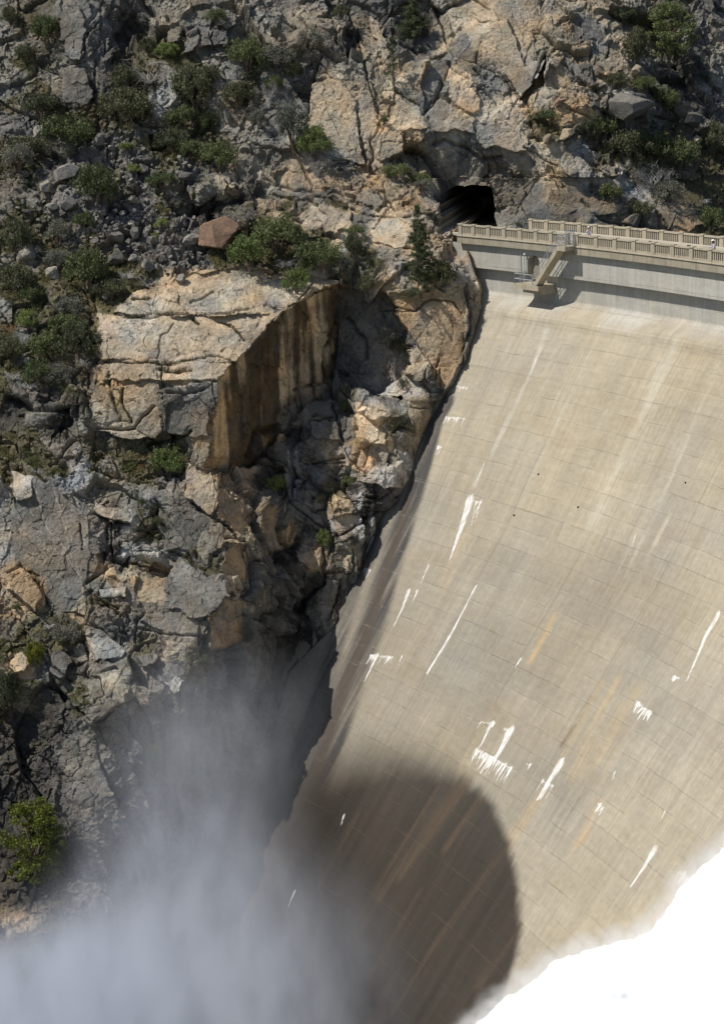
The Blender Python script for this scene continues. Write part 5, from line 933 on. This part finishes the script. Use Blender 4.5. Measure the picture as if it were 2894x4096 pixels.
# ================================================================== PEOPLE on the crest
def mat_c(n, c): return flat(n, c, .85)
SK, CW, CL, CD_, CH = mat_c('skin', (.45, .27, .19)), mat_c('white_hat_cloth', (.80, .80, .82)), mat_c('lilac_shirt_cloth', (.50, .48, .62)), mat_c('dark_trousers_cloth', (.06, .065, .09)), mat_c('brown_hair', (.08, .05, .03))
def person(s_, r_, label, brim, lean, facing):
    root = empty('person', cyl(s_, r_, -.013), facing); tag(root, label, 'person')
    def skin(name, nodes, edges, mat, sub=2):
        me_ = bpy.data.meshes.new(name); me_.from_pydata([n_[0] for n_ in nodes], edges, []); o = link(name, me_, mat, root); sk = o.modifiers.new('s', 'SKIN')
        for i_, n_ in enumerate(nodes): me_.skin_vertices[0].data[i_].radius = (n_[1], n_[2]) if len(n_) > 2 else (n_[1], n_[1])
        me_.skin_vertices[0].data[0].use_root = True; ss = o.modifiers.new('u', 'SUBSURF'); ss.levels = sub; ss.render_levels = sub; return o
    L = lean
    # y is forward; body one continuous surface
    N_ = [((0, 0, .94), .13, .10), ((0, .02+L*.3, 1.12), .13, .095), ((0, .05+L*.7, 1.34), .155, .10), ((0, .06+L, 1.47), .06, .055), ((0, .07+L, 1.56), .055), ((0, .09+L, 1.66), .082, .095), ((0, .085+L, 1.75), .075, .085), ((0, .155+L, 1.645), .018)]
    E_ = [(0, 1), (1, 2), (2, 3), (3, 4), (4, 5), (5, 6), (5, 7)]
    for sg_ in (-1, 1):
        b = len(N_); N_ += [((.10*sg_, 0, .88), .085), ((.11*sg_, .02, .48), .055), ((.12*sg_, -.01, .09), .04), ((.125*sg_, .13, .035), .032)]; E_ += [(0, b), (b, b+1), (b+1, b+2), (b+2, b+3)]
        b = len(N_); N_ += [((.19*sg_, .05+L*.8, 1.40), .052), ((.25*sg_, .10+L, 1.14), .04), ((.20*sg_, .34+L*.8, 1.10), .03), ((.19*sg_, .42+L*.8, 1.105), .035, .018)]; E_ += [(2, b), (b, b+1), (b+1, b+2), (b+2, b+3)]
        h_ = b+3
        for f_ in range(4): q = len(N_); N_ += [((.19*sg_+(f_-1.5)*.019, .475+L*.8, 1.10), .009), ((.19*sg_+(f_-1.5)*.02, .505+L*.8-abs(f_-1.3)*.006, 1.085), .008)]; E_ += [(h_, q), (q, q+1)]
        q = len(N_); N_ += [((.19*sg_-sg_*.045, .44+L*.8, 1.095), .010)]; E_ += [(h_, q)]
    skin('body', N_, E_, SK, 1)
    T_ = [((0, .0, .92), .15, .115), ((0, .02+L*.3, 1.12), .15, .11), ((0, .05+L*.7, 1.34), .172, .118), ((0, .055+L*.85, 1.44), .09, .075)]; TE = [(0, 1), (1, 2), (2, 3)]
    for sg_ in (-1, 1): b = len(T_); T_ += [((.19*sg_, .05+L*.8, 1.40), .068), ((.25*sg_, .10+L, 1.15), .055), ((.215*sg_, .25+L*.85, 1.115), .045)]; TE += [(2, b), (b, b+1), (b+1, b+2)]
    skin('shirt', T_, TE, CL, 1)
    T_ = [((0, 0, .95), .145, .112)]; TE = []
    for sg_ in (-1, 1): b = len(T_); T_ += [((.10*sg_, 0, .87), .10), ((.11*sg_, .02, .48), .07), ((.12*sg_, -.01, .10), .055)]; TE += [(0, b), (b, b+1), (b+1, b+2)]
    skin('trousers', T_, TE, CD_, 1)
    mb = MB(); mb.ball((0, .07+L, 1.70), .098, .11, .10); mb.build('hair', CH, root, True)
    mb = MB(); mb.ball((0, .085+L, 1.775), .105, .12, .075, 14, 8)
    if brim: mb.tube((0, .085+L, 1.745), (0, .085+L, 1.76), .20, .19, 18)
    else: mb.tube((0, .17+L, 1.745), (0, .17+L, 1.757), .085, .08, 14)
    mb.build('hat', CW, root, True)
    mb = MB()
    for sg_ in (-1, 1): mb.ball((.033*sg_, .178+L, 1.675), .011, .008, .008, 8, 6)
    mb.build('eyes', M_DARK, root, True)
p1s = dam_hit((1700+893*.7361)/S, (700+322*.7361)/S, R+.9)[0]; p2s = dam_hit((1700+1574*.7361)/S, (700+400*.7361)/S, R+.9)[0]
person(p1s, R+.85, 'person in a white cap and lilac shirt leaning on the near balustrade', False, .10, math.pi-p1s/R+.5)
person(p2s, R+.85, 'person in a wide white hat and lilac shirt at the right border', True, .06, math.pi-p2s/R-.3)

# ================================================================== SPRAY AND MIST
def vol_mat(name, blobs, dens, nscale, lo, hi, col=(.755, .80, .885), stretch=(1, 1, .45), aniso=.15, edge=1.):  # default blue tint stands in for the skylight on shaded mist
    N = NT(name); N.t.nodes.remove(N.b); g = pos(N)
    tot = None
    for (c, r, k) in blobs:
        d = N.n('ShaderNodeVectorMath', operation='SUBTRACT'); N.t.links.new(g, d.inputs[0]); d.inputs[1].default_value = tuple(c)
        q = N.n('ShaderNodeVectorMath', operation='DIVIDE'); N.t.links.new(d.outputs[0], q.inputs[0]); q.inputs[1].default_value = tuple(r)
        l = N.n('ShaderNodeVectorMath', operation='DOT_PRODUCT'); N.t.links.new(q.outputs[0], l.inputs[0]); N.t.links.new(q.outputs[0], l.inputs[1])
        v = N.math('SUBTRACT', 1., l.outputs['Value'], clamp=True); v = N.math('MULTIPLY', N.math('MULTIPLY', v, v), k); tot = v if tot is None else N.math('ADD', tot, v)
    nn = N.ramp(N.noise(N.vmul(g, stretch), nscale, 5, .68), lo, hi)
    dd = N.math('MULTIPLY', N.math('MULTIPLY', tot, nn), dens, clamp=False)
    pv = N.n('ShaderNodeVolumePrincipled'); pv.inputs['Color'].default_value = col+(1,); pv.inputs['Anisotropy'].default_value = aniso; N.t.links.new(N.math('MAXIMUM', dd, 0.), pv.inputs['Density']); N.t.links.new(pv.outputs[0], N.out.inputs['Volume'])
    return N.m
def wat(px, py, D): return np.array(at(px, py, D))
def mblob(px, py, D, rx, rz, k): return (wat(px, py, D), (rx, rx, rz), k)
BL = [mblob(450, 2380, 150, 21, 23, 1.0), mblob(430, 2000, 158, 13, 22, .50), mblob(80, 2390, 144, 15, 12.5, 3.6), mblob(330, 2380, 146, 18, 14, 1.4), mblob(550, 2180, 153, 7.0, 16, .32), mblob(440, 1700, 163, 10, 15, .30), mblob(590, 1640, 167, 7.5, 11, .22), mblob(250, 2150, 152, 10, 9, .45), mblob(480, 2350, 150, 11, 9, .8)]
allp = np.array([b[0] for b in BL]); rr3 = np.array([b[1] for b in BL]); lo3 = (allp-rr3).min(0); hi3 = (allp+rr3).max(0)
mb = MB(); mb.hexa([(lo3[0], lo3[1], lo3[2]), (hi3[0], lo3[1], lo3[2]), (hi3[0], hi3[1], lo3[2]), (lo3[0], hi3[1], lo3[2]), (lo3[0], lo3[1], hi3[2]), (hi3[0], lo3[1], hi3[2]), (hi3[0], hi3[1], hi3[2]), (lo3[0], hi3[1], hi3[2])])
mo = mb.build('mist', vol_mat('mist_volume', BL, .21, .34, .33, .68, stretch=(1, 1, .45))); tag(mo, 'tall blue-grey veil of mist rising before the cliff and the dam', kind='stuff')
# the dense white spray of the outlet jets
edge = [(1000, 2360), (1060, 2312), (1110, 2262), (1180, 2212), (1240, 2165), (1300, 2140), (1350, 2126), (1420, 2108), (1470, 2088), (1500, 2045), (1530, 1990), (1560, 1965), (1600, 1925), (1660, 1880), (1740, 1830), (1840, 1790), (1980, 1760), (2150, 1750), (2350, 1770)]
import bmesh
bm = bmesh.new(); rg = np.random.default_rng(77)
def add_s(px, py, D, rpx):
    r = rpx*D/(F/S); c = wat(px, py, D); m_ = Matrix.Translation(Vector(c))@Matrix.Diagonal((r, r, r*rg.uniform(.8, 1.15), 1)); bmesh.ops.create_icosphere(bm, subdivisions=2, radius=1, matrix=m_)
EDG = np.array(edge, float); LL = np.concatenate([[0], np.cumsum(np.hypot(*np.diff(EDG, axis=0).T))])
for t in np.arange(0, LL[-1], 11.):
    ex, ey = np.interp(t, LL, EDG[:, 0]), np.interp(t, LL, EDG[:, 1]); r = rg.uniform(15, 32); add_s(ex+r*.5-3, ey+r*.8-4, 106+rg.uniform(-1, 1), r)
    for dd, rr_3, D3 in ((24, 38, 105), (52, 52, 103.8), (95, 70, 102), (150, 90, 100), (230, 120, 97.5), (340, 150, 95)): add_s(ex+dd*.5+rg.uniform(-9, 9), ey+dd+rr_3*.75, D3+rg.uniform(-.4, .4), rr_3)
mej = bpy.data.meshes.new('water_spray'); bm.to_mesh(mej); bm.free(); ws = link('water_spray', mej); tag(ws, 'dense brilliant white spray of the outlet jets in the lower right corner', kind='stuff')
rm = ws.modifiers.new('r', 'REMESH'); rm.mode = 'VOXEL'; rm.voxel_size = .16; rm.use_smooth_shade = True
sm_ = ws.modifiers.new('s', 'SMOOTH'); sm_.factor = .9; sm_.iterations = 24
for sc_, st_ in ((1.8, .55), (.55, .45), (.2, .24)):
    tx = bpy.data.textures.new('spray_clouds', 'CLOUDS'); tx.noise_scale = sc_; tx.noise_depth = 3; dm = ws.modifiers.new('d', 'DISPLACE'); dm.texture = tx; dm.texture_coords = 'LOCAL'; dm.strength = st_; dm.mid_level = .5
N = NT('white_water_spray'); N.col(N.mix(N.ramp(N.noise(pos(N), .30, 5, .62), .50, .34), (.95, .96, .97), (.72, .75, .775))); N.b.inputs['Subsurface Weight'].default_value = 1.; N.b.inputs['Subsurface Scale'].default_value = .8; N.b.inputs['Subsurface Radius'].default_value = (1, 1, 1); N.b.inputs['Roughness'].default_value = 1.  # grey billow shading painted into the white by noise
tl = N.n('ShaderNodeBsdfTranslucent'); tl.inputs[0].default_value = (.93, .95, .97, 1); mx = N.n('ShaderNodeMixShader'); mx.inputs[0].default_value = .12; N.t.links.new(N.b.outputs[0], mx.inputs[1]); N.t.links.new(tl.outputs[0], mx.inputs[2])
lw = N.n('ShaderNodeLayerWeight'); lw.inputs['Blend'].default_value = .5; N.t.links.new(mx.outputs[0], N.out.inputs[0]); mej.materials.append(N.m)
BJ = []
for t in np.arange(0, LL[-1], 75.): ex, ey = np.interp(t, LL, EDG[:, 0]), np.interp(t, LL, EDG[:, 1]); BJ.append(mblob(ex+16, ey+20, 106, 2.1, 2.1, 1.))
b3 = np.array([b[0] for b in BJ]); lo3, hi3 = b3.min(0)-3.0, b3.max(0)+3.0
mb = MB(); mb.hexa([(lo3[0], lo3[1], lo3[2]), (hi3[0], lo3[1], lo3[2]), (hi3[0], hi3[1], lo3[2]), (lo3[0], hi3[1], lo3[2]), (lo3[0], lo3[1], hi3[2]), (hi3[0], lo3[1], hi3[2]), (hi3[0], hi3[1], hi3[2]), (lo3[0], hi3[1], hi3[2])])
sv_ = mb.build('spray_mist', vol_mat('spray_mist_volume', BJ, 2.6, .95, .36, .62, (.99, .99, .99), (1, 1, 1))); tag(sv_, 'fine white drift around the edge of the outlet spray', kind='stuff')
# water far below, and the reservoir behind the dam
def mat_water(n, c): N = NT(n); N.col(c); N.b.inputs['Roughness'].default_value = .12; N.b.inputs['Specular IOR Level'].default_value = .5; N.bump(N.noise(pos(N), 1.2, 4, .6), .3, .1); return N.m
mb = MB(); mb.arcbox(-60, 150, R+8.3, R+300, -9, -8, 30); o = mb.build('reservoir_water', mat_water('reservoir', (.02, .05, .06))); tag(o, kind='structure')
mb = MB(); mb.add([(-400, -300, -92), (400, -300, -92), (400, 300, -92), (-400, 300, -92)], [(0, 1, 2, 3)]); o = mb.build('river_water', mat_water('river', (.10, .14, .14))); tag(o, kind='structure')
